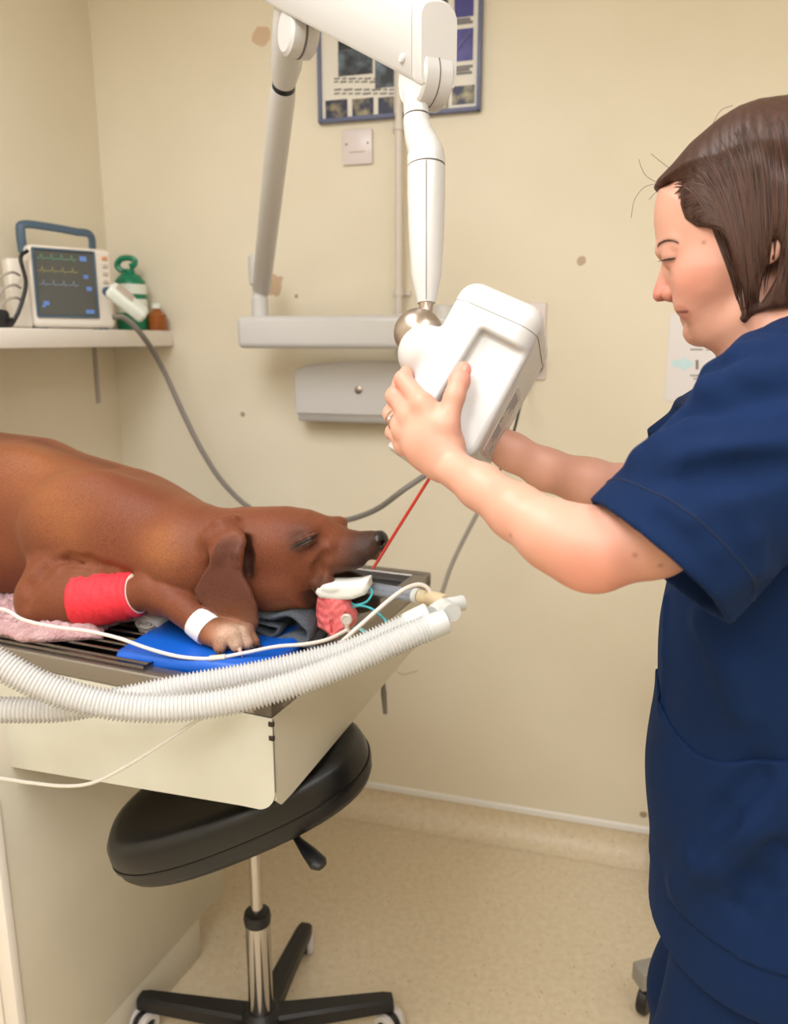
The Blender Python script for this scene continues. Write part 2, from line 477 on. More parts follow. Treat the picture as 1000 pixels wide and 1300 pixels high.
def skirting(nm, o, ax, nn, length):
    bm = nb()
    prof = [(0.0, 0.0)] + [(0.062 - 0.062 * math.sin(a) + 0.002, 0.062 - 0.062 * math.cos(a) + 0.001) for a in np.linspace(0, math.pi / 2, 8)] + [(0.002, 0.088), (0, 0.088)]
    M = Matrix.Identity(4)
    for i in range(3): M[i][0] = nn[i]; M[i][1] = (0, 0, 1)[i]; M[i][2] = ax[i]; M[i][3] = o[i]
    prism(bm, prof, length, M)
    tag(build('baseboard_' + nm, bm, M_floor, angle=50), kind='structure')
    bm = nb(); prism(bm, [(0, .087), (.007, .087), (.007, .103), (.004, .106), (0, .106)], length, M)
    tag(build('trim_1' if nm == 'back' else 'trim_2', bm, M_strip, smooth=False), kind='structure')
skirting('back', K3, Wd3, Wn3, SL)
skirting('left', K3, Wn3, Wd3, NL)

# ceiling lamps plus the added fill panel, carrying the light set up above
M_white_metal = mat('white_enamel', rgb(236, 235, 232), 0.3)
M_diff = mat('lamp_diffuser', rgb(250, 248, 240), 0.4)
M_diff.node_tree.nodes['Principled BSDF'].inputs['Emission Color'].default_value = (1, .94, .86, 1)
M_diff.node_tree.nodes['Principled BSDF'].inputs['Emission Strength'].default_value = 1.0
for i, (s_, n_, a_, b_, e_) in enumerate(LAMPS):
    c = room(s_, n_, CEIL)
    t = empty('ceiling_light', c, ['long white ceiling light panel above the table', 'long white ceiling light panel above the woman', 'added wide fill light panel on the ceiling behind the camera'][i], 'light', 'ceiling light panels')
    bm = nb(); M = frame(c, Wd3)
    for sx, sy, lx, ly in ((1, 0, .03, b_ + .06), (-1, 0, .03, b_ + .06), (0, 1, a_, .03), (0, -1, a_, .03)):
        rbox(bm, (lx, ly, .03), M, .003, center=(sx * (a_ / 2 + .015), sy * (b_ / 2 + .015), -.015))
    build('frame', bm, M_white_metal, t)
    bm = nb(); rbox(bm, (a_, b_, .012), M, .001, center=(0, 0, -.010)); build('diffuser', bm, M_diff, t, smooth=False)

# ---------------------------------------------------------------- shelf in the corner
M_shelf = mat('white_laminate', rgb(232, 226, 220), 0.35)
M_brk = mat('grey_bracket', rgb(178, 174, 172), 0.45, 0.3)
SZ = 1.524; ST = .046
t = empty('wall_shelf', room(.1, .5, SZ - ST), 'white corner shelf on thin brackets carrying the monitor', 'shelf')
bm = nb(); M = frame(room(0, 0, 0), Wd3)
def RB(bm, s0, s1, n0, n1, z0, z1, bev=.003, seg=2, idx=0):
    c = room((s0 + s1) / 2, (n0 + n1) / 2, (z0 + z1) / 2); rbox(bm, (s1 - s0, n1 - n0, z1 - z0), frame(c, Wd3), bev, seg, idx=idx)
RB(bm, .001, .215, .001, 1.15, SZ - ST, SZ, .004); build('board', bm, M_shelf, t)
for n_ in (.10, .72):
    bm = nb(); RB(bm, .001, .004, n_ - .008, n_ + .008, SZ - ST - .17, SZ - ST, .0008); RB(bm, .001, .16, n_ - .008, n_ + .008, SZ - ST - .004, SZ - ST, .0008)
    build('bracket', bm, M_brk, t)

# ---------------------------------------------------------------- patient monitor
M_mon = mat('light_grey_casing', rgb(226, 218, 208), 0.45)
M_blue_grey = mat('slate_blue_plastic', rgb(72, 92, 112), 0.45)
M_screen = mat('dark_lcd', rgb(84, 86, 84), 0.18)
mc = at(88, 362, 2.06); mc[2] = SZ
fx = np.array([0.74, 0.6726, 0]); fn = np.array([0.6726, -0.74, 0]); mc = mc + np.array([.012, .0, 0])     # along the face to the right; out of the face
MM = frame(mc, fx)     # local x right, y into the unit, z up
mon = empty('patient_monitor', mc, 'light grey patient monitor with dark screen and blue carrying handle on the shelf', 'monitor')
bm = nb(); rbox(bm, (.215, .08, .205), MM, .014, 4, center=(0, .04, .1065))
casing = build('casing', bm, M_mon, mon)
bm = nb()
bm.free()
for sx in (-.08, .08):
    for sy in (.02, .065):
        bm = nb(); rbox(bm, (.02, .02, .006), MM, .002, center=(sx, sy, .003)); build('foot', bm, M_blue_grey, mon)
bm = nb()
for cx, cz, lx, lz in ((-.098, .115, .006, .165), (.057, .115, .006, .165), (-.02, .198, .16, .006), (-.02, .032, .16, .006)):
    rbox(bm, (lx, .008, lz), MM, .002, center=(cx, -.002, cz))
build('bezel', bm, M_blue_grey, mon)
bm = nb(); rbox(bm, (.149, .004, .160), MM, .001, center=(-.02, -.0005, .115)); scr = build('screen', bm, M_screen, mon, smooth=False)
def emis(name, c, st):
    m = mat(name, c, .4); b = m.node_tree.nodes['Principled BSDF']
    b.inputs['Emission Color'].default_value = c; b.inputs['Emission Strength'].default_value = st; return m
trc = [(rgb(120, 190, 150), .176), (rgb(190, 180, 110), .145), (rgb(150, 170, 200), .112)]
for c_, z_ in trc:
    bm = nb(); pts = []
    for i in range(60):
        x = -.088 + i * .0017; ph = (i % 15) / 15
        pts.append(V(MM @ Vector((x, -.0032, z_ + (.012 * math.exp(-((ph - .4) / .06) ** 2) - .004 * math.exp(-((ph - .55) / .05) ** 2))))))
    sweep(bm, pts, .0006, 5); build('trace', bm, emis('screen_trace', c_, .06), scr)
M_ro = emis('screen_blue', rgb(96, 132, 200), .12)
for x_, z_, lx, lz in ((.028, .18, .018, .012), (.032, .135, .012, .009), (.038, .105, .014, .010), (-.075, .065, .014, .010), (-.082, .058, .008, .006), (.036, .046, .022, .010)):
    bm = nb(); rbox(bm, (lx, .001, lz), MM, 0, center=(x_, -.003, z_)); build('readout', bm, M_ro, scr, smooth=False)
bm = nb(); hp = [MM @ Vector(q) for q in ((-.105, .045, .19), (-.108, .04, .235), (-.10, .04, .258), (-.04, .04, .258), (.03, .04, .252), (.07, .04, .246), (.075, .045, .20))]
sweep(bm, catmull(hp, 8), .0085, 10, squash=1.4); build('handle', bm, M_blue_grey, mon)
bm = nb(); lathe(bm, [(0, 0), (.012, 0), (.012, .012), (.010, .016), (0, .016)], axisM(MM @ Vector((.086, 0, .10)), fn)); build('knob', bm, M_blue_grey, mon)
M_btn = mat('grey_button', rgb(190, 178, 168), .5); M_obtn = mat('orange_button', rgb(214, 150, 110), .5)
for k, z_ in enumerate((.185, .165, .145, .125)):
    bm = nb(); rbox(bm, (.014, .006, .010), MM, .002, center=(.086, -.001, z_)); build('button', bm, M_obtn if k < 1 else M_btn, mon)
# module and leads on the monitor's left
bm = nb(); rbox(bm, (.05, .05, .17), MM, .008, center=(-.1315, .035, .088)); build('side_module', bm, M_mon, mon)
M_black = mat('black_plastic', rgb(22, 22, 24), .45)
M_cable_grey = mat('grey_cable', rgb(122, 116, 110), .5)
bm = nb(); sweep(bm, catmull([MM @ Vector(q) for q in ((-.112, -.01, .19), (-.135, -.025, .17), (-.13, -.03, .11), (-.15, -.03, .05), (-.175, -.04, .012), (-.19, -.05, .008))], 8), .005, 8)
tag(build('black_lead', bm, M_black), 'black lead looping down beside the patient monitor to the shelf', 'cable')
for k in range(3):
    z_ = .13 - .03 * k
    bm = nb(); sweep(bm, catmull([MM @ Vector(q) for q in ((-.135, -.005, z_), (-.16, -.03, z_ + .005), (-.19, -.035, z_ - .01), (-.21, -.045, z_ - .04 - .01 * k))], 6), .0035, 8)
    tag(build('sensor_lead', bm, mat('pale_lead', rgb(168, 160, 152), .5)), 'thin grey lead plugged into the monitor side module, %s' % ('topmost of three', 'middle of three', 'lowest of three')[k], 'cable', 'monitor side leads')
ap = at(-8, 392, 1.9); ap[2] = SZ
t = empty('power_adapter', ap, 'small rounded black adapter at the left end of the shelf', 'adapter')
bm = nb(); rbox(bm, (.06, .05, .045), frame(ap + [0, 0, .0225], fx), .012, 4); build('body', bm, M_black, t)
bm = nb(); sweep(bm, [ap + np.array([.03, 0, .02]), ap + np.array([.045, -.01, .02])], .006, 10); build('strain_relief', bm, M_black, t)

# green bottle with looped handle
M_green = mat('green_plastic', rgb(8, 122, 88), .35)
M_label = mat('white_label', rgb(226, 232, 224), .5)
bp = room(.125, .075, SZ)
t = empty('spray_bottle', bp, 'green bottle with a looped handle and white label behind the monitor', 'bottle')
M = axisM(bp, (0, 0, 1), tuple(Wd3))
bm = nb(); lathe(bm, [(0, 0), (.042, 0), (.046, .006), (.046, .125), (.043, .142), (.030, .158), (.016, .166), (.016, .176), (0, .176)], M, 32); body = build('body', bm, M_green, t)
bm = nb(); lathe(bm, [(.0462, .05), (.0468, .05), (.0468, .09), (.0462, .09)], M, 32); build('lower_label', bm, M_label, t)
bm = nb(); lathe(bm, [(.0462, .104), (.0468, .104), (.0468, .132), (.0462, .132)], M, 32); build('upper_label', bm, M_label, t)
bm = nb(); sweep(bm, catmull([bp + np.array(q) for q in ((-.020, -.002, .168), (-.034, -.002, .186), (-.022, -.002, .204), (0, -.002, .208), (.018, -.002, .202), (.016, -.002, .188), (.004, -.002, .184))], 8), .0085, 10); build('handle', bm, M_green, t)
# white handset leaning and brown bottle behind it
hp0 = at(162, 388, 2.10)
t = empty('handheld_probe', (hp0[0], hp0[1], SZ), 'white wedge-shaped handset leaning beside the patient monitor', 'handset')
hx = np.array([0.66, 0.30, -0.62]); hx /= np.linalg.norm(hx)
M = frame(hp0 + [0, 0, .008], hx, z=(.6, -.3, .75))
bm = nb(); rbox(bm, (.115, .05, .036), M, .012, 4); body = build('body', bm, M_label, t)
bm = nb(); rbox(bm, (.05, .034, .004), M, .001, center=(-.02, 0, .0185)); build('keypad', bm, M_btn, body)
bp = room(.19, .045, SZ)
M_amber = mat('amber_glass', rgb(150, 84, 34), .2)
t = empty('medicine_bottle', bp, 'small amber bottle half hidden behind the white handset', 'bottle')
M = axisM(bp, (0, 0, 1))
bm = nb(); lathe(bm, [(0, 0), (.026, 0), (.028, .004), (.028, .045), (.012, .058), (.012, .066), (0, .066)], M, 24); build('body', bm, M_amber, t)
bm = nb(); lathe(bm, [(0, .064), (.014, .064), (.014, .078), (0, .078)], M, 24); build('cap', bm, M_label, t)

# grey cable from the monitor running along the wall behind the dog
bm = nb()
cpts = [at(143, 397, 2.02), at(158, 404, 2.04), at(180, 425, 2.08), at(205, 465, 2.18), at(235, 530, 2.20), at(258, 575, 2.18), at(285, 615, 2.14), at(322, 648, 2.10), at(370, 664, 2.05), at(430, 662, 2.0), at(475, 648, 1.95), at(512, 622, 1.9), at(560, 588, 1.93), at(598, 548, 2.0), onplane(624, 505, room(0, .05), Wn3), onplane(628, 478, room(0, .022), Wn3)]
cpts[0][2] = SZ + .03
sweep(bm, catmull(cpts, 8), .0072, 10)
tag(build('monitor_cable', bm, M_cable_grey), 'thick grey cable drooping from the monitor shelf behind the dog', 'cable')

# ---------------------------------------------------------------- poster
pz0 = wsz(408, 158)[1]; s0, _ = wsz(407, 150); s1, _ = wsz(611, 143)
zb = .5 * (wsz(408, 158)[1] + wsz(611, 143)[1]); zt = 2.36
M_pframe = mat('blue_poster_edge', rgb(98, 106, 142), .4)
M_paper = mat('poster_paper', rgb(226, 222, 214), .45)
c = room((s0 + s1) / 2, .01, zb)
t = empty('framed_poster', c, 'blue-edged poster of x-ray pictures on the back wall', 'poster')
bm = nb(); fw = .010
for a0, a1, b0, b1 in ((s0, s1, zb, zb + fw), (s0, s1, zt - fw, zt), (s0, s0 + fw, zb, zt), (s1 - fw, s1, zb, zt)): RB(bm, a0, a1, .002, .022, b0, b1, .002)
build('frame', bm, M_pframe, t)
bm = nb(); RB(bm, s0 + .01, s1 - .01, .002, .012, zb + .01, zt - .01, 0); sheet = build('sheet', bm, M_paper, t, smooth=False)
def pic_material(name, base, hi, scale):
    return mat(name, rgb(*base), .4, noise=(scale, rgb(*hi), .45, .72))
P_xray = pic_material('xray_print', (18, 22, 30), (130, 150, 170), 14)
P_navy = pic_material('navy_print', (22, 26, 62), (198, 186, 140), 22)
P_purple = pic_material('violet_print', (56, 52, 132), (90, 86, 168), 12)
def picture(x0, y0, x1, y1, m, nm='photo_print'):
    a, z1 = wsz(x0, y0, .013); b, z0 = wsz(x1, y1, .013)
    bm = nb(); RB(bm, a, b, .012, .0135, z0, z1, 0); build(nm, bm, m, sheet, smooth=False)
picture(429, 65, 473, 93, P_xray); picture(429, 45, 470, 60, P_xray); picture(476, 72, 500, 110, P_xray)
for x0, x1, yy in ((413, 441, 128), (447, 474, 126), (480, 500, 124), (541, 569, 116), (574, 602, 110)): picture(x0, yy, x1, yy + 21, P_navy)
picture(575, 38, 600, 76, P_purple); picture(577, -10, 601, 20, P_purple)
picture(430, -40, 500, 20, P_xray); picture(512, 60, 568, 108, P_xray); picture(512, 0, 568, 46, P_navy); picture(512, -60, 568, -14, P_purple); picture(430, -100, 500, -52, P_navy); picture(575, -70, 600, -30, P_purple)
M_ink = mat('grey_ink', rgb(120, 118, 120), .5)
for y_ in (99, 103, 113, 118, 34, 38, 29):
    x_ = 424; bm = nb()
    while x_ < 498:
        l_ = random.uniform(5, 12); a, z1 = wsz(x_, y_, .013); b, z0 = wsz(min(x_ + l_, 500), y_ + 1.5, .013); RB(bm, a, b, .012, .013, z0, z1, 0); x_ += l_ + 2.5
    build('text_line', bm, M_ink, sheet, smooth=False)
for y_ in (24, 28, 84, 88, 92):
    bm = nb(); a, z1 = wsz(578, y_, .013); b, z0 = wsz(600 - (y_ % 7), y_ + 1.5, .013); RB(bm, a, b, .012, .013, z0, z1, 0); build('text_line', bm, M_ink, sheet, smooth=False)
# syringe-like pale shape on the violet print
bm = nb(); q0 = onplane(582, 62, room(0, .0145), Wn3); q1 = onplane(597, 42, room(0, .0145), Wn3); sweep(bm, [q0, q1], .006, 8, squash=.15); build('printed_tool', bm, mat('pale_print', rgb(160, 170, 200), .4), sheet)

# switch and socket plates
M_plate = mat('white_switch_plastic', rgb(222, 212, 214), .3)
def plate(name, x0, y0, x1, y1, label, cat, rocker=True, group=None):
    a, z1 = wsz(x0, y0, .005); b, z0 = wsz(x1, y1, .005)
    c = room((a + b) / 2, 0, (z0 + z1) / 2)
    t = empty(name, c, label, cat, group)
    bm = nb(); RB(bm, a, b, .0005, .010, z0, z1, .003); pl = build('plate', bm, M_plate, t)
    zm = (z0 + z1) / 2
    for s_ in (a + .012, b - .012):
        bm = nb(); lathe(bm, [(0, 0), (.003, 0), (.003, .001), (0, .001)], axisM(room(s_, .010, zm + .008), Wn3), 12); build('screw', bm, M_cable_grey, t)
    return t, a, b, z0, z1
t, a, b, z0, z1 = plate('blank_switch_plate', 435, 166, 473, 208, 'pale blank wall plate just below the poster', 'wall plate')
bm = nb(); RB(bm, a + .02, b - .02, .010, .0115, (z0 + z1) / 2 - .014, (z0 + z1) / 2 - .011, 0); build('slot', bm, M_btn, t, smooth=False)
t, a, b, z0, z1 = plate('wall_switch', 622, 385, 692, 432, 'white wall switch behind the x-ray head, upper of two plates', 'switch')
bm = nb(); RB(bm, b - .05, b - .024, .010, .0155, (z0 + z1) / 2 - .012, (z0 + z1) / 2 + .018, .003); build('rocker', bm, M_plate, t)
bm = nb(); RB(bm, b - .022, b - .014, .010, .0125, (z0 + z1) / 2 - .003, (z0 + z1) / 2 + .004, .001); build('indicator', bm, M_black, t)
t, a, b, z0, z1 = plate('wall_socket', 622, 438, 692, 482, 'white wall socket with black plug, lower of two plates', 'socket')
zm = (z0 + z1) / 2
bm = nb()
for dx, dz, lx, lz in ((-.09, .012, .004, .010), (-.102, -.006, .010, .004), (-.078, -.006, .010, .004)): RB(bm, b + dx - lx / 2, b + dx + lx / 2, .0098, .0104, zm + dz - lz / 2, zm + dz + lz / 2, 0)
build('pin_holes', bm, M_black, t, smooth=False)
pc = room(b - .036, .025, zm)
t = empty('mains_plug', pc, 'black plug with lilac sleeve in the wall socket, its black lead hanging', 'plug')
bm = nb(); sweep(bm, catmull([pc + Wd3 * x + np.array([0, 0, z]) for x, z in ((-.024, -.022), (-.026, .004), (-.014, .024), (.010, .026), (.024, .010), (.022, -.016), (.004, -.026), (-.024, -.022))], 6), .007, 10)
build('plug_rim', bm, M_black, t)
bm = nb(); RB(bm, b - .060, b - .014, .0105, .034, zm - .020, zm + .022, .008); build('plug_body', bm, M_mon, t)
bm = nb(); sweep(bm, [pc + Wd3 * -.01 + Wn3 * .005 + np.array([0, 0, -.02]), pc + Wd3 * -.014 + Wn3 * .006 + np.array([0, 0, -.065])], [.008, .006], 10); build('lilac_sleeve', bm, mat('lilac_plastic', rgb(164, 140, 170), .5), t)
bm = nb(); e0 = pc + Wd3 * -.014 + Wn3 * .006 + np.array([0, 0, -.06])
sweep(bm, catmull([e0, at(661, 512, 2.03), at(652, 548, 2.02), at(640, 585, 2.02), at(634, 598, 2.02)], 8), .0035, 8); build('lead', bm, M_black, t)
# lower grey cable, hanging beneath the plug towards the table
bm = nb(); sweep(bm, catmull([at(634, 598, 2.02), at(612, 640, 2.01), at(590, 682, 2.0), at(572, 720, 1.98), at(556, 765, 1.95), at(528, 815, 1.9), at(492, 850, 1.84), at(470, 878, 1.8), at(440, 898, 1.75), at(405, 915, 1.70)], 8), .0055, 8)
tag(build('trailing_cable', bm, mat('mid_grey_cable', rgb(140, 134, 126), .5)), 'slim grey cable slanting down the back wall and under the table end', 'cable')
# clear line with a small clamp behind the table
bm = nb(); lp = [at(486, 862, 1.78), at(487, 880, 1.78), at(489, 906, 1.78)]
t = empty('hanging_connector', lp[1], 'small translucent connector hanging on a clear line behind the table end', 'connector')
sweep(bm, catmull([at(530, 852, 1.86), at(510, 856, 1.84), at(496, 848, 1.8), at(487, 866, 1.78)], 6), .002, 8); build('line', bm, mat('pale_line', rgb(206, 200, 186), .4), t)
bm = nb(); sweep(bm, [lp[0], lp[1], lp[2]], [.004, .007, .005], 10); build('clamp', bm, mat('smoky_plastic', rgb(126, 122, 118), .4), t)

# vertical conduit with saddle clips
M_pipe = mat('white_conduit', rgb(214, 206, 198), .4)
s_, _ = wsz(507, 300, .03)
t = empty('conduit_pipe', room(s_, .02, 1.4), 'white vertical conduit pipe clipped to the wall behind the x-ray arm', 'pipe')
bm = nb(); sweep(bm, [room(s_, .037, 1.45), room(s_, .037, CEIL - .002)], .0105, 14); build('pipe', bm, M_pipe, t)
for py in (372, 163):
    z_ = wsz(507, py, .02)[1]
    bm = nb(); RB(bm, s_ - .026, s_ + .026, .0005, .008, z_ - .008, z_ + .008, .002); RB(bm, s_ - .008, s_ + .008, .004, .03, z_ - .008, z_ + .008, .002); sweep(bm, [room(s_, .037, z_ - .009), room(s_, .037, z_ + .009)], .0135, 14); build('clip', bm, M_pipe, t)

# paper notice behind the woman
a, z1 = wsz(851, 398, .003); b, z0 = wsz(948, 511, .003)
t = empty('paper_notice', room((a + b) / 2, .003, z0), 'white paper notice with a pale blue arrow on the wall behind the woman', 'notice')
bm = nb(); RB(bm, a, b, .0005, .0022, z0, z1, 0); sh = build('sheet', bm, mat('notice_paper', rgb(226, 222, 226), .5), t, smooth=False)
def ink(poly, m, nm):
    bm = nb(); M = frame(room(0, .0022), Wd3)
    M2 = Matrix.Identity(4)
    o = room(0, .0021, 0)
    for i in range(3): M2[i][0] = Wd3[i]; M2[i][1] = (0, 0, 1)[i]; M2[i][2] = Wn3[i]; M2[i][3] = o[i]
    for q in poly: prism(bm, [wsz(x, y, .002) for x, y in q], .0008, M2)
    build(nm, bm, m, sh, smooth=False)
ink([[(853, 457), (866, 457), (866, 452), (882, 462), (866, 472), (866, 466), (853, 466)]], mat('pale_blue_ink', rgb(196, 226, 236), .5), 'arrow')
ln = []
for y_, xs in ((443, ((876, 892), (896, 912), (920, 934))), (476, ((876, 940),)), (480, ((880, 930),)), (412, ((866, 930),)), (425, ((872, 920),))):
    for x0, x1 in xs: ln.append([(x0, y_), (x1, y_), (x1, y_ + 1.6), (x0, y_ + 1.6)])
for x0 in (883, 903): ln.append([(x0, 457), (x0 + 3.5, 457), (x0 + 3.5, 469), (x0, 469)])
for q_ in ln: ink([q_], M_ink, 'text_line')
# ================================================================== DENTAL X-RAY UNIT
M_xray = mat('white_gloss_plastic', rgb(200, 199, 199), .24)
M_xray2 = mat('satin_white_plastic', rgb(200, 198, 197), .35)
M_seam = mat('seam_grey', rgb(112, 106, 104), .6)
M_nickel = mat('brushed_nickel', rgb(176, 162, 150), .32, .9)
xr = empty('dental_x_ray_unit', onplane(440, 540, room(0, 0), Wn3), 'white wall-mounted dental x-ray unit with folding arm and box-shaped head', 'x-ray machine')
# wall box
a, z1 = wsz(373, 456, .08); b, z0 = wsz(540, 540, .08)
z1 -= .004
bm = nb(); M = Matrix.Identity(4); o = room(0, 0, 0)
for i in range(3): M[i][0] = Wd3[i]; M[i][1] = (0, 0, 1)[i]; M[i][2] = Wn3[i]; M[i][3] = o[i]
prof = [(a, z0 + .018), (a, z1 - .025), (a + .04, z1 - .010), (a + .16, z1), (b, z1), (b, z0 + .018)]
prism(bm, prof, .085, M)
bmesh.ops.bevel(bm, geom=[e for e in bm.edges], offset=.007, segments=3, affect='EDGES')
wb = build('wall_box', bm, M_xray2, xr)
bm = nb(); RB(bm, a + .006, b - .004, .002, .076, z0, z0 + .022, .006); build('lower_cover', bm, mat('grey_underside', rgb(168, 164, 160), .4), wb)
bm = nb(); q = onplane(455, 495, room(0, .086), Wn3); lathe(bm, [(0, 0), (.011, 0), (.011, .002), (.008, .004), (0, .004)], axisM(q, Wn3), 24); build('key_switch', bm, M_nickel, wb)
# bracket arm (parallel to the wall) with a post into the box
bn = .19
pL = onplane(307, 422, room(0, bn), Wn3); pR = onplane(590, 424, room(0, bn), Wn3)
zc = pL[2]; pR[2] = zc
Ma = frame((pL + pR) / 2, pR - pL)
bm = nb(); rbox(bm, (np.linalg.norm(pR - pL), .07, .084), Ma, .016, 5); build('bracket_arm', bm, M_xray, xr)
bm = nb(); lathe(bm, [(0, -.10), (.032, -.10), (.032, .06), (.028, .066), (0, .066)], axisM(pR - Wd3 * .05, (0, 0, 1)), 24)
RB(bm, float(np.dot(pR[:2] - K, Wd)) - .08, float(np.dot(pR[:2] - K, Wd)) - .02, .07, bn, zc - .10, zc - .05, .01); build('pivot_post', bm, M_xray2, xr)
# riser + lower scissor arm
J0 = np.array([*onplane(331, 420, room(0, bn), Wn3)]); dJ = float(np.dot(J0 - CAM, FWD))
bm = nb(); lathe(bm, [(0, .03), (.022, .03), (.022, .085), (.018, .09), (.018, .115), (.026, .12), (.027, .19), (.020, .198), (0, .198)], axisM(J0, (0, 0, 1)), 24); build('riser', bm, M_xray, xr)
A0 = at(331, 372, dJ); E0 = at(371, 8, 1.30)
ad = E0 - A0; ad /= np.linalg.norm(ad)
bm = nb(); Lq = np.linalg.norm(E0 - A0)
sweep(bm, [A0, A0 + ad * .02, A0 + ad * (Lq - .2), A0 + ad * (Lq - .17)], [.020, .0245, .0245, .0225], 20); build('lower_arm', bm, M_xray2, xr)
bm = nb(); sweep(bm, [A0 + ad * (Lq - .172), A0 + ad * (Lq - .158)], [.0215, .0215], 20); build('arm_collar', bm, M_black, xr)
bm = nb(); sweep(bm, [A0 + ad * (Lq - .16), A0 + ad * (Lq - .12), A0 + ad * (Lq - .03), A0 + ad * (Lq + .06)], [.021, .028, .030, .028], 20); build('arm_head', bm, M_xray, xr)
# round elbow housing
F0 = at(372, -20, 1.26); F1 = at(557, 58, .92)
ud = F1 - F0; UL = np.linalg.norm(ud); ud /= UL
ul = np.cross(np.array([0, 0, 1.0]), ud); ul /= np.linalg.norm(ul)
uz = np.cross(ud, ul)
def arc(c, u, v, r, a0, a1, n): return [c + r * (math.cos(t) * u + math.sin(t) * v) for t in np.linspace(a0, a1, n)]
H0 = at(379, 42, 1.272)
bm = nb(); lathe(bm, [(0, -.0245), (.030, -.0245), (.036, -.020), (.0375, -.014), (.0375, .014), (.036, .020), (.030, .0245), (0, .0245)], axisM(H0, ul), 32)
eb = build('elbow_knuckle', bm, M_xray, xr)
bm = nb(); lathe(bm, [(.0376, -.002), (.0379, -.002), (.0379, .002), (.0376, .002)], axisM(H0, ul), 32); build('knuckle_slot', bm, M_seam, eb)
# upper arm: tall rounded box, deeper at the near end
def ring(c, hw, zb_, zt_, crown=.008):
    pts = []
    for x, z in ((-hw, zb_ + .006), (-hw + .004, zb_), (hw - .004, zb_), (hw, zb_ + .006)): pts.append(c + ul * x + np.array([0, 0, z]))
    pts.append(c + ul * hw + np.array([0, 0, zt_ - .022]))
    for tt in np.linspace(.06, .94, 9): pts.append(c + ul * hw * math.cos(math.pi * tt) + np.array([0, 0, zt_ - .022 + .022 * math.sin(math.pi * tt) ** .6]))
    pts.append(c - ul * hw + np.array([0, 0, zt_ - .022]))
    return pts
def loft(bm, rings, cap=True):
    rv = [[bm.verts.new(V(p)) for p in r] for r in rings]
    n = len(rv[0])
    for a_, b_ in zip(rv[:-1], rv[1:]):
        for j in range(n): bm.faces.new((a_[j], a_[(j + 1) % n], b_[(j + 1) % n], b_[j]))
    if cap: bm.faces.new(rv[0][::-1]); bm.faces.new(rv[-1])
hw = .0255
bm = nb(); loft(bm, [ring(F0 - ud * .10, hw * .95, -.04, .045), ring(F0, hw, -.042, .047), ring(F1 - ud * .022, hw, -.045, .048)])
ua = build('upper_arm', bm, M_xray, xr, angle=50)
bm = nb(); loft(bm, [ring(F1 - ud * .0215, hw * .97, -.044, .047), ring(F1 - ud * .0205, hw * .97, -.044, .047)]); build('end_seam', bm, M_seam, ua)
bm = nb(); loft(bm, [ring(F1 - ud * .020, hw * 1.01, -.0455, .0485), ring(F1 - ud * .004, hw * 1.01, -.0455, .0485), ring(F1 + ud * .001, hw * .95, -.042, .046)]); build('end_cap', bm, M_xray2, ua, angle=40)
for f_, s_, hgt in ((UL - .045, 1, -.026), (.02, 1, -.02), (UL - .045, -1, -.026)):
    bm = nb(); c = F0 + ud * f_ + ul * hw * s_ * 1.0 + np.array([0, 0, hgt])
    lathe(bm, [(0, -.002), (.0055, -.002), (.0055, .002), (.004, .004), (0, .004)], axisM(c, ul * s_), 16); build('cap_screw', bm, M_xray, ua)
# hanging knuckle under the end
Kc = F1 - ud * .033 + np.array([0, 0, -.043]); dK = float(np.dot(Kc - CAM, FWD)); print('Kc', 500 + np.dot(Kc - CAM, RGT) / dK * 1000, 650 - np.dot(Kc - CAM, UPV) / dK * 1000, dK)
bm = nb(); lathe(bm, [(0, -.0205), (.031, -.0205), (.034, -.0175), (.034, .0175), (.031, .0205), (0, .0205)], axisM(Kc, ul), 40)
kn = build('drop_knuckle', bm, M_xray, xr)
bm = nb(); lathe(bm, [(.0341, -.0008), (.0344, -.0008), (.0344, .0008), (.0341, .0008)], axisM(Kc, ul), 40); build('knuckle_seam', bm, M_seam, kn)
# drop link : neck + tapered handle, lathe along its axis
D0 = at(528, 136, dK); D1 = at(540, 386, dK)
dd = D1 - D0; DL = np.linalg.norm(dd); dd /= DL
q = lambda px: px * dK / 1000
Md = axisM(D0, dd)
bm = nb(); lathe(bm, [(0, -.02), (q(16), -.02), (q(16), q(11)), (0, q(11))], Md, 32); nk = build('drop_neck', bm, M_xray, xr)
bm = nb(); lathe(bm, [(0, q(11)), (q(15), q(11)), (q(15), q(13.5)), (0, q(13.5))], Md, 32); build('neck_seam', bm, M_seam, nk)
pxd = lambda x, y: at(x, y, dK)
bm = nb(); sweep(bm, catmull([pxd(528.5, 149.5), pxd(529, 158), pxd(533, 174), pxd(539, 190), pxd(540.5, 199), pxd(541, 211)], 5), list(np.interp(np.linspace(0, 1, 26), [0, .2, .45, .7, .82, 1], [q(16.5), q(17), q(20), q(23.3), q(24), q(24)])), 36); build('drop_shoulder', bm, M_xray, xr)
D0 = pxd(541, 136); D1 = pxd(541, 386); dd = (D1 - D0) / np.linalg.norm(D1 - D0); Md = axisM(D0, dd)
bm = nb(); lathe(bm, [(0, q(75)), (q(23), q(75)), (q(23), q(77)), (0, q(77))], Md, 32); build('shoulder_seam', bm, M_seam, nk)
bm = nb(); lathe(bm, [(0, q(77)), (q(24), q(77)), (q(24), q(110)), (q(22), q(170)), (q(19), q(214)), (q(16), q(228)), (q(11.5), q(249)), (0, q(249))], Md, 36); dl = build('drop_handle', bm, M_xray, xr)
nv = CAM - (D0 + dd * q(150)); nv = nv - dd * np.dot(nv, dd); nv /= np.linalg.norm(nv)
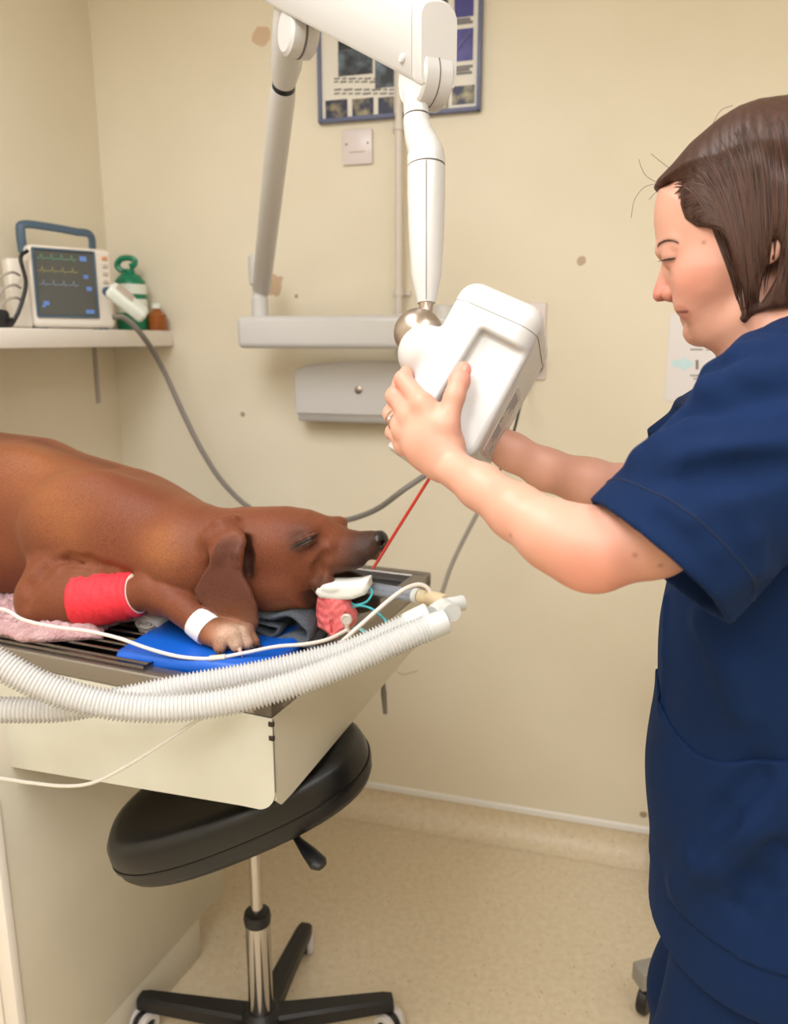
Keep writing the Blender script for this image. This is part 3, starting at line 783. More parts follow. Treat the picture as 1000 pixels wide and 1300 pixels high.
bm = nb(); sweep(bm, [D0 + dd * q(z) + nv * q(r - .3) for z, r in ((78, 24), (110, 24), (170, 22), (214, 19), (228, 16), (247, 11.8))], .0007, 6); build('handle_seam', bm, M_seam, dl)
bm = nb(); lathe(bm, [(0, q(249)), (q(9.5), q(249)), (q(7.5), q(264)), (q(9), q(268)), (0, q(270))], Md, 28); build('metal_neck', bm, M_nickel, xr)
Bc = at(531, 423, dK)
bm = nb(); bmesh.ops.create_uvsphere(bm, u_segments=32, v_segments=20, radius=.0300, matrix=Matrix.Translation(V(Bc))); build('ball_joint', bm, M_nickel, xr)
# tube head : rounded box with a recessed grip, modelled as one continuous surface
TD = .945
ta = np.array([-.47, 0, 0]) ; a2 = (-.47 * RGT - .88 * UPV); b2 = (.88 * RGT - .47 * UPV)
a2 /= np.linalg.norm(a2); b2 /= np.linalg.norm(b2); c2 = FWD.copy()
al = R(-15)
b3 = b2 * math.cos(al) + c2 * math.sin(al); c3 = -b2 * math.sin(al) + c2 * math.cos(al)
def timg(A_, B_, dpt): # image coords along (a, b) in px -> world
    u = -.47 * A_ + .88 * B_; v = .88 * A_ + .47 * B_
    return at(u, v, dpt)
Ac, Bcx = 130, 742        # middle of the head in image-axis coordinates
nearc = timg(Ac, Bcx, .885)
T0 = nearc + c3 * .075
TM = Matrix.Identity(4)
for i in range(3): TM[i][0] = a2[i]; TM[i][1] = b3[i]; TM[i][2] = c3[i]; TM[i][3] = T0[i]
F = Field(T0 - .19, T0 + .19, .0017)
HA, HB, HC = .098, .054, .074
F.box(TM, (HA, HB, HC), .024)
# raised rim stays, grip recess sunk into the near side
def tl(x, y, z): return np.array((TM @ Vector((x, y, z)))[:])
rm = TM @ Matrix.Translation((.075, .046, -HC + .002)) @ Matrix.Rotation(R(-3), 4, 'Z')
F.box(rm, (.118, .058, .012), .004, k=.005, op='sub')
# round boss that carries the ball joint
bo = tl(-.022, -.046, -.022)
F.ell(at(540, 449, .935), (.033, .034, .034), k=.010)
me, co = F.mesh('tube_head', 2)
th = link('tube_head', me, M_xray, xr)
# housing seam round the top
bm = nb()
sec = [tl(-.066, y, z) for y, z in [(HB + .0002 - .024 + .024 * math.cos(t), -HC + .024 - .024 * math.sin(t)) for t in np.linspace(0, math.pi / 2, 8)] + [(-HB + .024 - .024 * math.sin(t), -HC + .024 - .024 * math.cos(t)) for t in np.linspace(0, math.pi / 2, 8)]]
sec = [tl(-.066, HB + .0002, HC * .6)] + sec
sweep(bm, sec, .0005, 6); build('housing_seam', bm, mat('pale_seam', rgb(150, 147, 146), .5), th)
# rating label on the narrow side
bm = nb(); LM = TM @ Matrix.Translation((.030, HB + .0003, -.006))
rbox(bm, (.085, .0009, .052), LM, 0); lb = build('rating_label', bm, mat('grey_label', rgb(200, 192, 186), .4), th, smooth=False)
bm = nb()
for i, (x0, x1, z_) in enumerate(((-.036, -.012, -.018), (-.036, -.018, -.008), (-.036, -.014, .002), (-.036, -.022, .012), (-.004, .004, -.018), (.006, .024, -.018), (.006, .026, -.008), (.006, .020, .004), (.028, .036, .010))):
    rbox(bm, (x1 - x0, .0005, .0022), LM, 0, center=((x0 + x1) / 2, .0007, z_))
build('label_print', bm, M_ink, lb, smooth=False)
# collimator cone on the underside
cb = at(545, 545, .97)
cdir = a2 * .95 - b3 * .12; cdir /= np.linalg.norm(cdir)
bm = nb(); lathe(bm, [(0, -.01), (.032, -.01), (.032, .03), (.030, .046), (.026, .048), (.026, .03), (0, .03)], axisM(cb, cdir), 32); build('collimator_cone', bm, M_xray, xr)

# ================================================================== EXAMINATION TABLE
TZ = 1.0
C0 = at(344, 888, 1.0); tt_ = (TZ - 1.5) / (C0[2] - 1.5); C0 = CAM + (C0 - CAM) * tt_
rx = np.array([.9253, -.3792, 0]); ry = np.array([.3792, .9253, 0])
def T(x, y, z=TZ): return np.array([C0[0], C0[1], 0]) + rx * x + ry * y + np.array([0, 0, z])
def tz(px, py, z=TZ):
    p = onz(px, py, z) - C0; return float(p @ rx), float(p @ ry)
M_cream = mat('cream_enamel', rgb(206, 205, 194), .3, noise=(9, rgb(200, 199, 187), .35, .7))
M_steel = mat('brushed_steel', rgb(150, 144, 138), .38, .9, bump=(140, .06, .001))
M_dsteel = mat('dark_steel_well', rgb(112, 110, 110), .35, .85)
M_ped = mat('grey_cabinet_laminate', rgb(206, 200, 186), .5, noise=(5, rgb(200, 194, 180), .35, .7))
TL, TW = 1.02, .675
tb = empty('examination_table', T(-.6, .35, 0), 'cream examination table with steel tray top on a grey pedestal', 'table')
# steel top: rim, well floor
bm = nb(); rw = .034; TM4 = frame(T(0, 0, 0), rx)
def TB(bm, x0, x1, y0, y1, z0, z1, bev=.003, seg=2, idx=0): rbox(bm, (x1 - x0, y1 - y0, z1 - z0), TM4, bev, seg, center=((x0 + x1) / 2, (y0 + y1) / 2, (z0 + z1) / 2), idx=idx)
TB(bm, -TL, 0, 0, rw, TZ - .030, TZ, .004, 3); TB(bm, -TL, 0, TW - rw, TW, TZ - .030, TZ, .004, 3)
TB(bm, -rw, 0, 0, TW, TZ - .030, TZ - .0004, .004, 3); TB(bm, -TL, -TL + rw, 0, TW, TZ - .030, TZ - .0004, .004, 3)
build('steel_rim', bm, M_steel, tb)
bm = nb(); TB(bm, -TL + .02, -.02, .02, TW - .02, TZ - .052, TZ - .046, .001); 
for a_ in ((-TL + .03, -.03, .030, .034), (-TL + .03, -.03, TW - .034, TW - .030), (-.034, -.03, .03, TW - .03), (-TL + .03, -TL + .034, .03, TW - .03)): TB(bm, *a_, TZ - .05, TZ - .018, 0)
build('tray_well', bm, M_dsteel, tb)
# cream skirt panels (tapering), rounded lower corner at the near end
def panel(nm, P, nrm, th_, m, parent):
    """polygon of world points extruded by th_ along nrm"""
    bm = nb(); a_ = [bm.verts.new(V(p)) for p in P]; b_ = [bm.verts.new(V(p + nrm * th_)) for p in P]
    bm.faces.new(a_); bm.faces.new(b_[::-1]); n = len(P)
    for i in range(n): bm.faces.new((a_[i], b_[i], b_[(i + 1) % n], a_[(i + 1) % n]))
    return build(nm, bm, m, parent, angle=30)
zt_ = TZ - .0305
def zbot(x): return TZ - (.178 + (-x) * .085)
pts = [T(-.0005, .001, zt_), T(-TL, .001, zt_), T(-TL, .001, zbot(-TL))]
pts += [T(x, .001, zbot(x)) for x in np.linspace(-TL + .05, -.06, 6)]
rc = .034
for t_ in np.linspace(0, math.pi / 2, 9)[1:]: pts.append(T(-.0005 - rc + rc * math.sin(t_), .001, zbot(-.05) + rc - rc * math.cos(t_)))
panel('front_panel', pts, ry, .004, M_cream, tb)
ze0, ze1 = zbot(-.05), TZ - .135
pts = [T(-.0005, .006, zt_), T(-.0005, TW - .001, zt_), T(-.0005, TW - .001, ze1 + .03), T(-.0005, TW - .03, ze1), T(-.0005, .05, ze0 + .004), T(-.0005, .02, ze0 + .004), T(-.0005, .006, ze0 + .018)]
pe = panel('end_panel', pts, -rx, .004, mat('cream_end_enamel', rgb(204, 198, 182), .4), tb)
pts = [T(-TL, TW - .001, zt_), T(-.0005, TW - .001, zt_), T(-.0005, TW - .001, ze1 + .03), T(-.05, TW - .001, ze1), T(-TL, TW - .001, ze1 - .05)]
panel('rear_panel', pts, -ry, .004, M_cream, tb)
bm = nb(); TB(bm, -TL + .02, -.06, .02, TW - .02, TZ - .13, TZ - .12, 0); build('underside', bm, M_ped, tb, smooth=False)
bm = nb(); sweep(bm, [T(.0, .003, zt_ - .002), T(.0, .003, ze0 + rc)], .0011, 6); build('corner_joint', bm, M_seam, tb)
for z_ in (.0, .022):
    bm = nb(); TB(bm, -.006, .0022, -.0012, .004, zt_ - .012 - z_, zt_ - .005 - z_, .0008); build('rust_chip', bm, mat('rust', rgb(52, 38, 32), .8), tb)
# pedestal
pcx = -.525
bm = nb(); TB(bm, -TL + .0, pcx, -.032, .588, .107, TZ - .125, .004); build('pedestal_body', bm, M_ped, tb)
bm = nb(); TB(bm, -TL + .0, pcx - .002, -.02, .484, .0, .106, .004); build('pedestal_plinth', bm, M_ped, tb)
bm = nb(); TB(bm, pcx - .03, pcx + .004, -.050, -.033, .05, TZ - .26, .003); build('corner_trim', bm, M_shelf, tb)
bm = nb(); TB(bm, -TL + .02, pcx - .036, -.048, -.0335, .12, TZ - .26, .003); build('cabinet_door', bm, M_shelf, tb)

# small printed steel strip on the near rim
x0, y0 = tz(60, 822); 
# wire rack over the well
M_wire = mat('dark_wire', rgb(120, 112, 106), .3, .9)
wr = empty('wire_rack', T(-.6, .2, TZ), 'dark steel wire rack laid over the tray under the fleece', 'rack')
ws = TZ + .004
xr1, yr1 = tz(188, 846)          # near right corner of the rack
xR = xr1 + .004; print('rack', xr1, yr1)
bm = nb()
sweep(bm, [T(-TL + .05, .012, ws), T(xR, .012, ws), T(xR, TW - .02, ws), T(-TL + .05, TW - .02, ws), T(-TL + .05, .012, ws)], .0030, 8); build('rack_frame', bm, M_wire, wr)
for k in range(26):
    y_ = .024 + k * .0245
    if y_ > TW - .03: break
    bm = nb(); sweep(bm, [T(-TL + .05, y_, ws + .002), T(xR, y_, ws + .002)], .0026, 8); build('rack_bar', bm, M_wire, wr)
for x_ in (-.50, -.75):
    bm = nb(); sweep(bm, [T(x_, .012, ws - .003), T(x_, TW - .02, ws - .003)], .0022, 8); build('cross_bar', bm, M_wire, wr)
# ================================================================== STOOL
M_vinyl = mat('black_upholstery', rgb(13, 13, 14), .34, bump=(160, .1, .001))
M_chrome = mat('polished_chrome', rgb(196, 190, 184), .16, 1.0)
hub = CAM + (at(332, 1290, 1.0) - CAM) * ((0.085 - 1.5) / (at(332, 1290, 1.0)[2] - 1.5))
sc = at(303, 1006, 1.37)
st = empty('saddle_stool', (hub[0], hub[1], 0), 'black upholstered swivel stool on a chrome post under the table corner', 'stool')
# tilted cushion
nx = np.array([math.cos(R(-21)), .10, -math.sin(R(-21))]); nx /= np.linalg.norm(nx)     # long axis rises to the right
up = np.array([-.36, -.10, 1.0]); up -= nx * np.dot(up, nx); up /= np.linalg.norm(up)
ny_ = np.cross(up, nx)
SM = Matrix.Identity(4)
for i in range(3): SM[i][0] = nx[i]; SM[i][1] = ny_[i]; SM[i][2] = up[i]; SM[i][3] = sc[i]
def cushion(rad, prof, name, m, par, sides=64, label=None):
    bm = nb(); rings = []
    for r_, z_ in prof:
        rg = []
        for t_ in np.linspace(0, 2 * math.pi, sides, endpoint=False):
            e = abs(math.cos(t_)) ** 2.4 + abs(math.sin(t_)) ** 2.4
            rr = r_ * e ** (-1 / 2.4)
            x, y = rr * rad[0] * math.cos(t_), rr * rad[1] * math.sin(t_)
            dz = -.018 * (1 - (y / rad[1]) ** 2) * (x / rad[0]) * 0 + .010 * (abs(y) / rad[1]) ** 2
            rg.append(bm.verts.new(SM @ Vector((x, y, z_ + dz * (1 if z_ > 0 else .5)))))
        rings.append(rg)
    for A, B in zip(rings[:-1], rings[1:]):
        for j in range(sides): bm.faces.new((A[j], A[(j + 1) % sides], B[(j + 1) % sides], B[j]))
    bm.faces.new(rings[0][::-1]); bm.faces.new(rings[-1])
    return build(name, bm, m, par, angle=60, label=label)
RD = (.238, .130)
seat = cushion(RD, [(.05, .028), (.4, .031), (.7, .034), (.86, .034), (.94, .028), (.985, .014), (1.0, -.004), (.998, -.012), (.99, -.018)], 'seat', M_vinyl, st)
cushion(RD, [(1.004, -.014), (1.008, -.018), (1.004, -.022)], 'seat_piping', M_vinyl, seat)
cushion(RD, [(.995, -.020), (.985, -.036), (.95, -.048), (.80, -.054), (.1, -.054)], 'seat_base', mat('black_seat_shell', rgb(15, 15, 16), .45), st)
post_top = sc - up * .05
zt0 = post_top[2] - .015
H = np.array([hub[0], hub[1], 0.0])
bm = nb(); pt = H + np.array([0, 0, .30]); tp = np.array([H[0], H[1], zt0])
sweep(bm, [pt, tp], .0125, 24); build('gas_column', bm, M_chrome, st)
bm = nb(); rbox(bm, (.16, .12, .012), SM, .003, center=(.0, 0, -.060)); lathe(bm, [(0, -.05), (.026, -.05), (.03, .012), (0, .012)], axisM(tp, (0, 0, 1)), 24); build('tilt_mechanism', bm, M_black, st)
bm = nb(); lathe(bm, [(0, .075), (.026, .075), (.026, .325), (0, .325)], axisM(H, (0, 0, 1)), 32); build('column_sleeve', bm, M_chrome, st)
bm = nb(); lathe(bm, [(0, .318), (.027, .318), (.0285, .330), (.026, .342), (.018, .345), (0, .345)], axisM(H, (0, 0, 1)), 32); build('column_collar', bm, M_black, st)
# lever
bm = nb(); l0 = at(378, 1066, 1.31); l1 = at(392, 1082, 1.28); l2 = at(404, 1096, 1.26)
sweep(bm, catmull([tp, l0 * .6 + tp * .4, l0, l1, l2, at(409, 1101, 1.255)], 5), [.005] * 14 + [.006] + [.0075, .009, .011, .013, .014, .014, .014, .013, .012, .010, .006], 12, squash=.55) if False else sweep(bm, [tp, l0, l1, l2, at(409, 1100, 1.255)], [.006, .007, .013, .016, .010], 14, squash=.6)
build('height_lever', bm, M_black, st)
# five-star base
Hc = np.array([H[0], H[1], .085])
bm = nb(); lathe(bm, [(0, .05), (.04, .05), (.045, .06), (.042, .095), (.03, .108), (0, .108)], axisM(H, (0, 0, 1)), 32); build('base_hub', bm, M_black, st)
tips = [onz(192, 1274, .075), onz(372, 1196, .085), onz(506, 1282, .075)]
angs = [math.atan2(*(tips[i][:2] - H[:2])[::-1]) for i in range(3)]
M_tyre = mat('pale_grey_tyre', rgb(206, 200, 198), .5)
a_base = [math.pi - 0.05 + 2 * math.pi / 5 * k for k in range(5)]
a_base = [R(168), R(240), R(300), R(11), R(77)]
for k in range(5):
    an = a_base[k]; d_ = np.array([math.cos(an), math.sin(an), 0]); L_ = .285
    bm = nb()
    def lr(x, w_, z0, z1): 
        s_ = np.array([-d_[1], d_[0], 0]); c = H + d_ * x
        return [c + s_ * w_ + np.array([0, 0, z0]), c + s_ * w_ + np.array([0, 0, z1 - .006]), c + s_ * (w_ - .006) + np.array([0, 0, z1]), c - s_ * (w_ - .006) + np.array([0, 0, z1]), c - s_ * w_ + np.array([0, 0, z1 - .006]), c - s_ * w_ + np.array([0, 0, z0])]
    loft(bm, [lr(.02, .026, .060, .098), lr(.12, .022, .060, .094), lr(L_ - .02, .018, .058, .088), lr(L_, .016, .058, .084)])
    leg = build('leg', bm, M_black, st, angle=40)
    cpos = H + d_ * (L_ - .018)
    sw = an + (1.2, .5, 2.2, -.9, .3)[k]; wd = np.array([math.cos(sw), math.sin(sw), 0]); wp = np.array([-wd[1], wd[0], 0])
    wc = cpos + wd * .016 + np.array([0, 0, .0275])
    bm = nb(); lathe(bm, [(0, .030), (.006, .030), (.006, .062), (0, .062)], axisM([cpos[0], cpos[1], 0], (0, 0, 1)), 12)
    lathe(bm, [(0, -.007), (.024, -.007), (.026, -.004), (.026, .004), (.024, .007), (0, .007)], axisM(wc, wp), 24)
    build('caster_housing', bm, M_black, leg)
    for sgn in (-1, 1):
        bm = nb(); lathe(bm, [(.018, 0), (.0265, .001), (.0275, .005), (.0275, .013), (.0255, .016), (.016, .016), (.016, .010), (.018, 0)], axisM(wc + wp * sgn * .008, wp * sgn), 28); build('caster_tyre', bm, M_tyre, leg)
        bm = nb(); lathe(bm, [(0, .002), (.0165, .002), (.0165, .010), (.012, .012), (0, .012)], axisM(wc + wp * sgn * .008, wp * sgn), 24); build('caster_cap', bm, M_black, leg)

# ================================================================== TROLLEY FOOT (behind the woman)
M_troll = mat('grey_powder_coat', rgb(150, 146, 140), .45)
q0 = onz(815, 1284, 0.0)
tr = empty('equipment_trolley', q0, 'grey equipment trolley foot with black caster behind the woman', 'trolley')
tx = np.array([.96, .28, 0]); ty = np.array([-.28, .96, 0])
MT = frame(q0, tx)
bm = nb(); rbox(bm, (.42, .045, .045), MT, .004, center=(.19, 0, .098)); rbox(bm, (.16, .045, .045), MT, .004, center=(.36, .36, .098)); rbox(bm, (.05, .36, .04), MT, .004, center=(.30, .18, .098)); build('base_frame', bm, M_troll, tr)
bm = nb(); rbox(bm, (.04, .04, .56), MT, .004, center=(.30, .18, .395)); build('column', bm, M_troll, tr)
bm = nb(); rbox(bm, (.22, .30, .02), MT, .004, center=(.34, .18, .68)); build('shelf', bm, M_troll, tr)
for x_, y_ in ((.005, 0), (.37, 0), (.31, .36), (.42, .36)):
        bm = nb(); c = np.array((MT @ Vector((x_, y_, .034)))[:])
        lathe(bm, [(0, -.012), (.03, -.012), (.034, -.008), (.034, .008), (.03, .012), (0, .012)], axisM(c, (.8, -.6, 0)), 24)
        lathe(bm, [(0, .03), (.008, .03), (.008, .08), (0, .08)], axisM([c[0], c[1], 0], (0, 0, 1)), 10); build('caster', bm, M_black, tr)
# ================================================================== DOG
Zv = np.array([0, 0, 1.0])
HO = at(390, 715, 1.33); HU = np.array([.985, -.17, 0]); HU /= np.linalg.norm(HU); HW = np.cross(HU, Zv)
def hp(px, py, w_=0.0):
    """world point whose picture position is px, py on the head's middle plane, moved w_ towards the near side"""
    return onplane(px, py, HO, HW) + HW * w_
def huv(px, py): p = onplane(px, py, HO, HW) - HO; return float(p @ HU), float(p[2])
def hpw(px, py, w_):
    """point on the plane w_ nearer than the head's middle plane"""
    return onplane(px, py, HO + HW * w_, HW)
def huvw(px, py, w_): p = onplane(px, py, HO + HW * w_, HW) - HO; return float(p @ HU), float(p[2])
BO = T(0, .25, 0)
def buv(px, py): p = onplane(px, py, BO, ry) - BO; return float(p @ rx), float(p[2])
def bp3(px, py, y): return onplane(px, py, T(0, y, 0), ry)
dlo = T(-1.0, .3, 0); 
xs_ = [T(x, y, 0) for x in (-1.0, .13) for y in (-.02, .50)]
lo = np.min(xs_, 0) + [0, 0, 1.0]; hi = np.max(xs_, 0) + [0, 0, 1.42]
F = Field(lo, hi, .0030, ((-.37, .06, .0017), (lo[1], 1.42, .0021), (1.0, 1.27, .0019)))
# trunk, neck: outline in the body's middle plane
top = [buv(x, y) for x, y in ((276, 654), (262, 651), (240, 640), (200, 617), (160, 598), (128, 588), (90, 577), (40, 558), (0, 553))]
x00 = top[-1][0]
outl = top + [(x00 - .10, top[-1][1] + .004), (x00 - .19, top[-1][1] - .03), (x00 - .27, top[-1][1] - .12), (x00 - .28, 1.05), (x00 - .20, 1.012), (-.45, 1.012), (-.33, 1.02), (-.22, 1.045), buv(300, 760)]
Wb = -ry
def bodyw(u, v):
    t = smooth01((u + .46) / .30)
    return .128 - .052 * t + .012 * smooth01((-.6 - u) / .1)
F.poly(BO, rx, Zv, Wb, outl, .128, .120, k=.0, wfun=bodyw)
# near shoulder, ribs, thigh
F.ell(bp3(120, 672, .16), (.125, .058, .105), k=.05)
F.ell(bp3(175, 690, .165), (.085, .05, .085), k=.05)
F.ell(bp3(10, 660, .16), (.14, .045, .13), k=.06)
F.ell(T(-.82, .14, 1.12), (.13, .07, .11), k=.05)
F.chain([(T(-.86, .10, 1.06), .06), (T(-.72, .085, 1.05), .045)], k=.03)
# upper arm to the elbow, forearm, wrist, paw (px, py, depth)
def L(px, py, d, r): return (at(px, py, d), r)
F.chain([L(175, 712, 1.40, .060), L(120, 735, 1.395, .062), L(72, 750, 1.385, .056), L(58, 763, 1.38, .047)], k=.03)
# fold creases where the upper arm meets the ribs
for (a_, b_), r_ in ((((95, 722, 1.338), (150, 728, 1.332)), .006),):
    F.cone(at(*a_), r_, at(*b_), r_ * .7, k=.02)
for a_, b_, r_ in (((84, 712, 1.345), (160, 727, 1.333), .005),):
    F.cone(at(*a_), r_, at(*b_), r_ * .7, k=.018, op='sub')
# far foreleg lying behind the towel
F.chain([(T(-.36, .36, 1.06), .05), (T(-.2, .40, 1.05), .034), (T(-.09, .40, 1.045), .026)], k=.02)
# neck and head
F.chain([(bp3(175, 672, .25), .098), (hp(245, 706), .086), (hp(300, 705), .070)], k=.03)
F.ell(hp(245, 720, .0), (.06, .05, .06), k=.04)
hou = [(262, 665), (276, 652), (300, 645.5), (330, 644.5), (362, 643.5), (392, 648), (414, 656), (428, 666), (440, 672), (455, 675), (470, 674), (480, 675), (486, 682), (487, 695), (482, 704), (479, 711), (471, 708), (455, 717), (438, 724), (420, 732), (408, 742), (403, 756), (398, 770), (360, 771), (315, 770), (285, 745)]
def headw(u, v):
    un = [huv(300, 700)[0], huv(385, 700)[0], huv(425, 700)[0], huv(486, 700)[0]]
    return np.interp(u, un, [.066, .060, .040, .025])
F.poly(HO, HU, Zv, HW, [huv(*p) for p in hou], .066, .060, k=.018, wfun=headw)
hax = np.array([HU, Zv, HW])
F.ell(hp(340, 735, .030), (.060, .042, .036), hax, k=.025)          # near cheek
F.ell(hp(345, 690, .020), (.070, .045, .046), hax, k=.025)
F.ell(hp(392, 667, .036), (.024, .013, .016), hax, k=.014)          # brow
F.ell(hp(424, 668, -.030), (.016, .010, .014), hax, k=.016)         # far brow
F.ell(hp(388, 689, .046), (.021, .012, .012), hax, k=.010)          # eyeball under the lids
F.ell(hpw(434, 712, .024), (.040, .0158, .016), hax, k=.014)          # flews
F.ell(hpw(466, 699, .017), (.018, .012, .015), hax, k=.010)
F.ell(hp(418, 735, .036), (.020, .022, .014), hax, k=.012)          # lip corner fold
F.cone(hp(405, 700, .045), .007, hp(424, 688, .036), .006, k=.014)
# closed eye: a slit with soft lids
sl_ = [hpw(371, 695, .057), hpw(380, 692, .0605), hpw(390, 687.5, .0605), hpw(400, 682, .057)]
for a_, b_ in zip(sl_[:-1], sl_[1:]): F.cone(a_, .0030, b_, .0030, k=.002, op='sub')
for a_, b_ in zip(sl_[:-1], sl_[1:]): F.cone(a_ + Zv * .0058 - HW * .003, .0030, b_ + Zv * .0058 - HW * .003, .0030, k=.008)
for a_, b_ in zip(sl_[:-1], sl_[1:]): F.cone(a_ - Zv * .0058 - HW * .003, .0024, b_ - Zv * .0058 - HW * .003, .0024, k=.008)
# lower jaw, held open
F.chain([(hp(392, 752, -.012), .026), (hp(425, 764, -.018), .020), (hp(455, 768, -.020), .0165), (hp(470, 769, -.020), .0135)], k=.014, flat=(HW, 1.35))
F.ell(hp(432, 738, -.012), (.042, .016, .016), hax, k=.012)
# neck skin fold behind the ear
F.chain([(hpw(296, 658, .050), .006), (hpw(279, 666, .064), .008), (hpw(265, 684, .074), .008), (hpw(262, 705, .074), .005)], k=.022)
# ear: hanging flap with a rolled front edge
ear = [(284, 680), (297, 677), (307, 682), (309, 690), (306, 700), (305, 714), (311, 731), (322, 748), (329, 768), (329, 790), (320, 806), (306, 808), (288, 795), (268, 779), (250, 762), (246, 750), (254, 733), (268, 712), (275, 692)]
eu = [huvw(*p, .098) for p in ear]
u0, v0 = huvw(285, 690, .098)
def earoff(u, v):
    dn = np.clip((v0 - v) / .16, 0, 1)
    fr = np.clip((u - huvw(290, 700, .098)[0]) / .05, -1, 1)
    return .089 + .014 * np.sin(dn * 3.0) - .012 * dn * dn + .006 * fr * np.sin(dn * 3.0) - .012 * np.clip((v - v0) / .03, 0, 1) + .0045 * np.sin(u * 60 + v * 30) * dn
F.poly(HO, HU, Zv, HW, eu, .0052, .005, k=.006, woff=earoff)
F.chain([(hpw(294, 682, .070), .014), (hpw(285, 690, .080), .011), (hpw(277, 702, .090), .009)], k=.022)   # thick ear base
F.chain([(hpw(306, 690, .090), .0045), (hpw(302, 702, .098), .0058), (hpw(303, 715, .100), .0050)], k=.010)
F.chain([(hpw(312, 688, .064), .011), (hpw(313, 706, .064), .0135), (hpw(316, 728, .066), .009)], k=.008, op='sub')        # ear canal hollow
F.chain([L(62, 762, 1.375, .046), L(100, 761, 1.355, .041), L(140, 759, 1.34, .035)], k=.02)
F.chain([L(140, 759, 1.34, .035), L(172, 754, 1.325, .0305), L(192, 750, 1.316, .0305), L(212, 757, 1.305, .0295), L(236, 775, 1.29, .0265), L(262, 797, 1.272, .0255)], k=.005)
F.ell(at(188, 742, 1.313), (.026, .022, .018), k=.012)
F.ell(at(204, 772, 1.316), (.018, .018, .014), k=.012)                      # carpal pad
# paw and toes
F.ell(at(285, 806, 1.262), (.036, .029, .022), k=.012)
toes = [((282, 806, 1.248), (279, 822, 1.236), .0120), ((290, 803, 1.246), (300, 819, 1.232), .0128), ((299, 803, 1.256), (314, 817, 1.246), .0125), ((304, 801, 1.27), (322, 815, 1.262), .0115)]
for a_, b_, r_ in toes:
    m_ = (at(*a_) + at(*b_)) / 2 + np.array([0, 0, .006])
    F.cone(at(*a_), r_, m_, r_ * 1.08, k=.004); F.cone(m_, r_ * 1.08, at(*b_), r_ * .86, k=.004)
def groove(pts, r_, k, op='sub', inset=.2):
    P = [mark(F, x, y, .9) for x, y in pts]
    P = [p for p in P if p is not None]
    P = [p + FWD * r_ * inset if op == 'add' else p - FWD * r_ * inset for p in P]
    F.chain([(p, r_ * (.6 + .4 * math.sin(math.pi * (i + .5) / len(P)))) for i, p in enumerate(P)], k=k, op=op)
groove([(30, 768), (38, 745), (52, 728), (66, 714)], .005, .02)
groove([(88, 706), (112, 712), (140, 722), (165, 729)], .0045, .014)
groove([(80, 722), (105, 724), (130, 729), (152, 733)], .0035, .012)
groove([(95, 716), (120, 718), (150, 727)], .005, .012, 'add', .5)
groove([(412, 704), (404, 720), (402, 735)], .004, .014)
me, co = F.mesh('dog', 3)
dogbase = T(-.5, .25, 1.0)
# coat colours that belong to the animal, plus painted body highlights
s2l = lambda c: np.array([lin(x) for x in c])
base = s2l((120, 67, 44)); cols = np.tile(base, (len(co), 1))
def mixc(wt, c): 
    global cols
    wt = np.clip(wt, 0, 1)[:, None]; cols = cols * (1 - wt) + s2l(c) * wt
nz = lambda s: sum(np.sin(co @ rng.normal(size=3) * s + rng.uniform(0, 6)) for _ in range(6)) / 6
n1 = nz(28); n2_ = nz(70)
mixc(.30 + .5 * n1, (106, 56, 37))
for px, py, y, r_, a_ in ((75, 640, .12, .035, .6), (100, 665, .12, .03, .5), (205, 690, .12, .028, .75), (215, 705, .12, .02, .4), (60, 595, .16, .05, .4), (20, 575, .16, .05, .3)):
    mixc(.75 * a_ * blob(co, bp3(px, py, y), r_) * (1 + .4 * n2_), (162, 104, 62))  # golden patches: body highlights painted into the coat colour
hu = (co - HO) @ HU; hv = co[:, 2] - HO[2]; hw_ = (co - HO) @ HW
inhead = (hu > huv(300, 700)[0] - .02)
mz = smooth01((hu - huv(425, 700)[0]) / (huv(468, 700)[0] - huv(425, 700)[0])) * inhead
mixc(mz * .88, (58, 42, 36))
mixc(.75 * blob(co, hp(440, 725, .03), .022) + .6 * blob(co, hp(462, 712, .02), .02), (44, 34, 32))
mixc(.9 * smooth01((hu - huv(384, 700)[0]) / .02) * (hv < huv(400, 740)[1]) * inhead, (40, 32, 30))        # dark lips and lower jaw
sl2 = catmull(sl_, 5)
for a_ in sl2: mixc(.16 * blob(co, a_, .0075), (46, 32, 28))
for a_ in sl2: mixc(.5 * blob(co, a_, .0024), (24, 17, 16))
mixc(.65 * blob(co, hp(390, 671, .05), .014), (60, 38, 30))
for px, py, w_ in ((401, 745, .045), (400, 757, .045), (399, 768, .04), (408, 737, .045)): mixc(.8 * blob(co, hpw(px, py, w_), .0095), (34, 27, 26))
for px, py in ((430, 733), (445, 731), (460, 729), (470, 732), (420, 737)): mixc(.85 * blob(co, hp(px, py, -.0), .012), (40, 24, 24))
for px, py in ((312, 690), (313, 706), (315, 724)): mixc(.8 * blob(co, hpw(px, py, .056), .011), (46, 28, 24))
for px, py in ((386, 693), (395, 690), (403, 684), (377, 696)): mixc(.22 * blob(co, hpw(px, py, .06), .006), (40, 28, 26))
mixc(.35 * blob(co, hp(412, 715, .04), .02), (150, 92, 62))
mixc(.6 * blob(co, hp(372, 765, .05), .018), (164, 108, 76))
def inpoly(u, v, P):
    ins = np.zeros(u.shape, bool)
    for i in range(len(P)):
        (ax_, ay), (bx, by) = P[i], P[(i + 1) % len(P)]
        ins ^= ((ay > v) != (by > v)) & (u < (bx - ax_) * (v - ay) / ((by - ay) if abs(by - ay) > 1e-12 else 1e-12) + ax_)
    return ins
erm = inpoly(hu, hv, eu) * (hw_ > earoff(hu, hv) - .014) * smooth01((huvw(290, 676, .09)[1] - hv) / .02)
mixc(.85 * erm, (84, 48, 38))
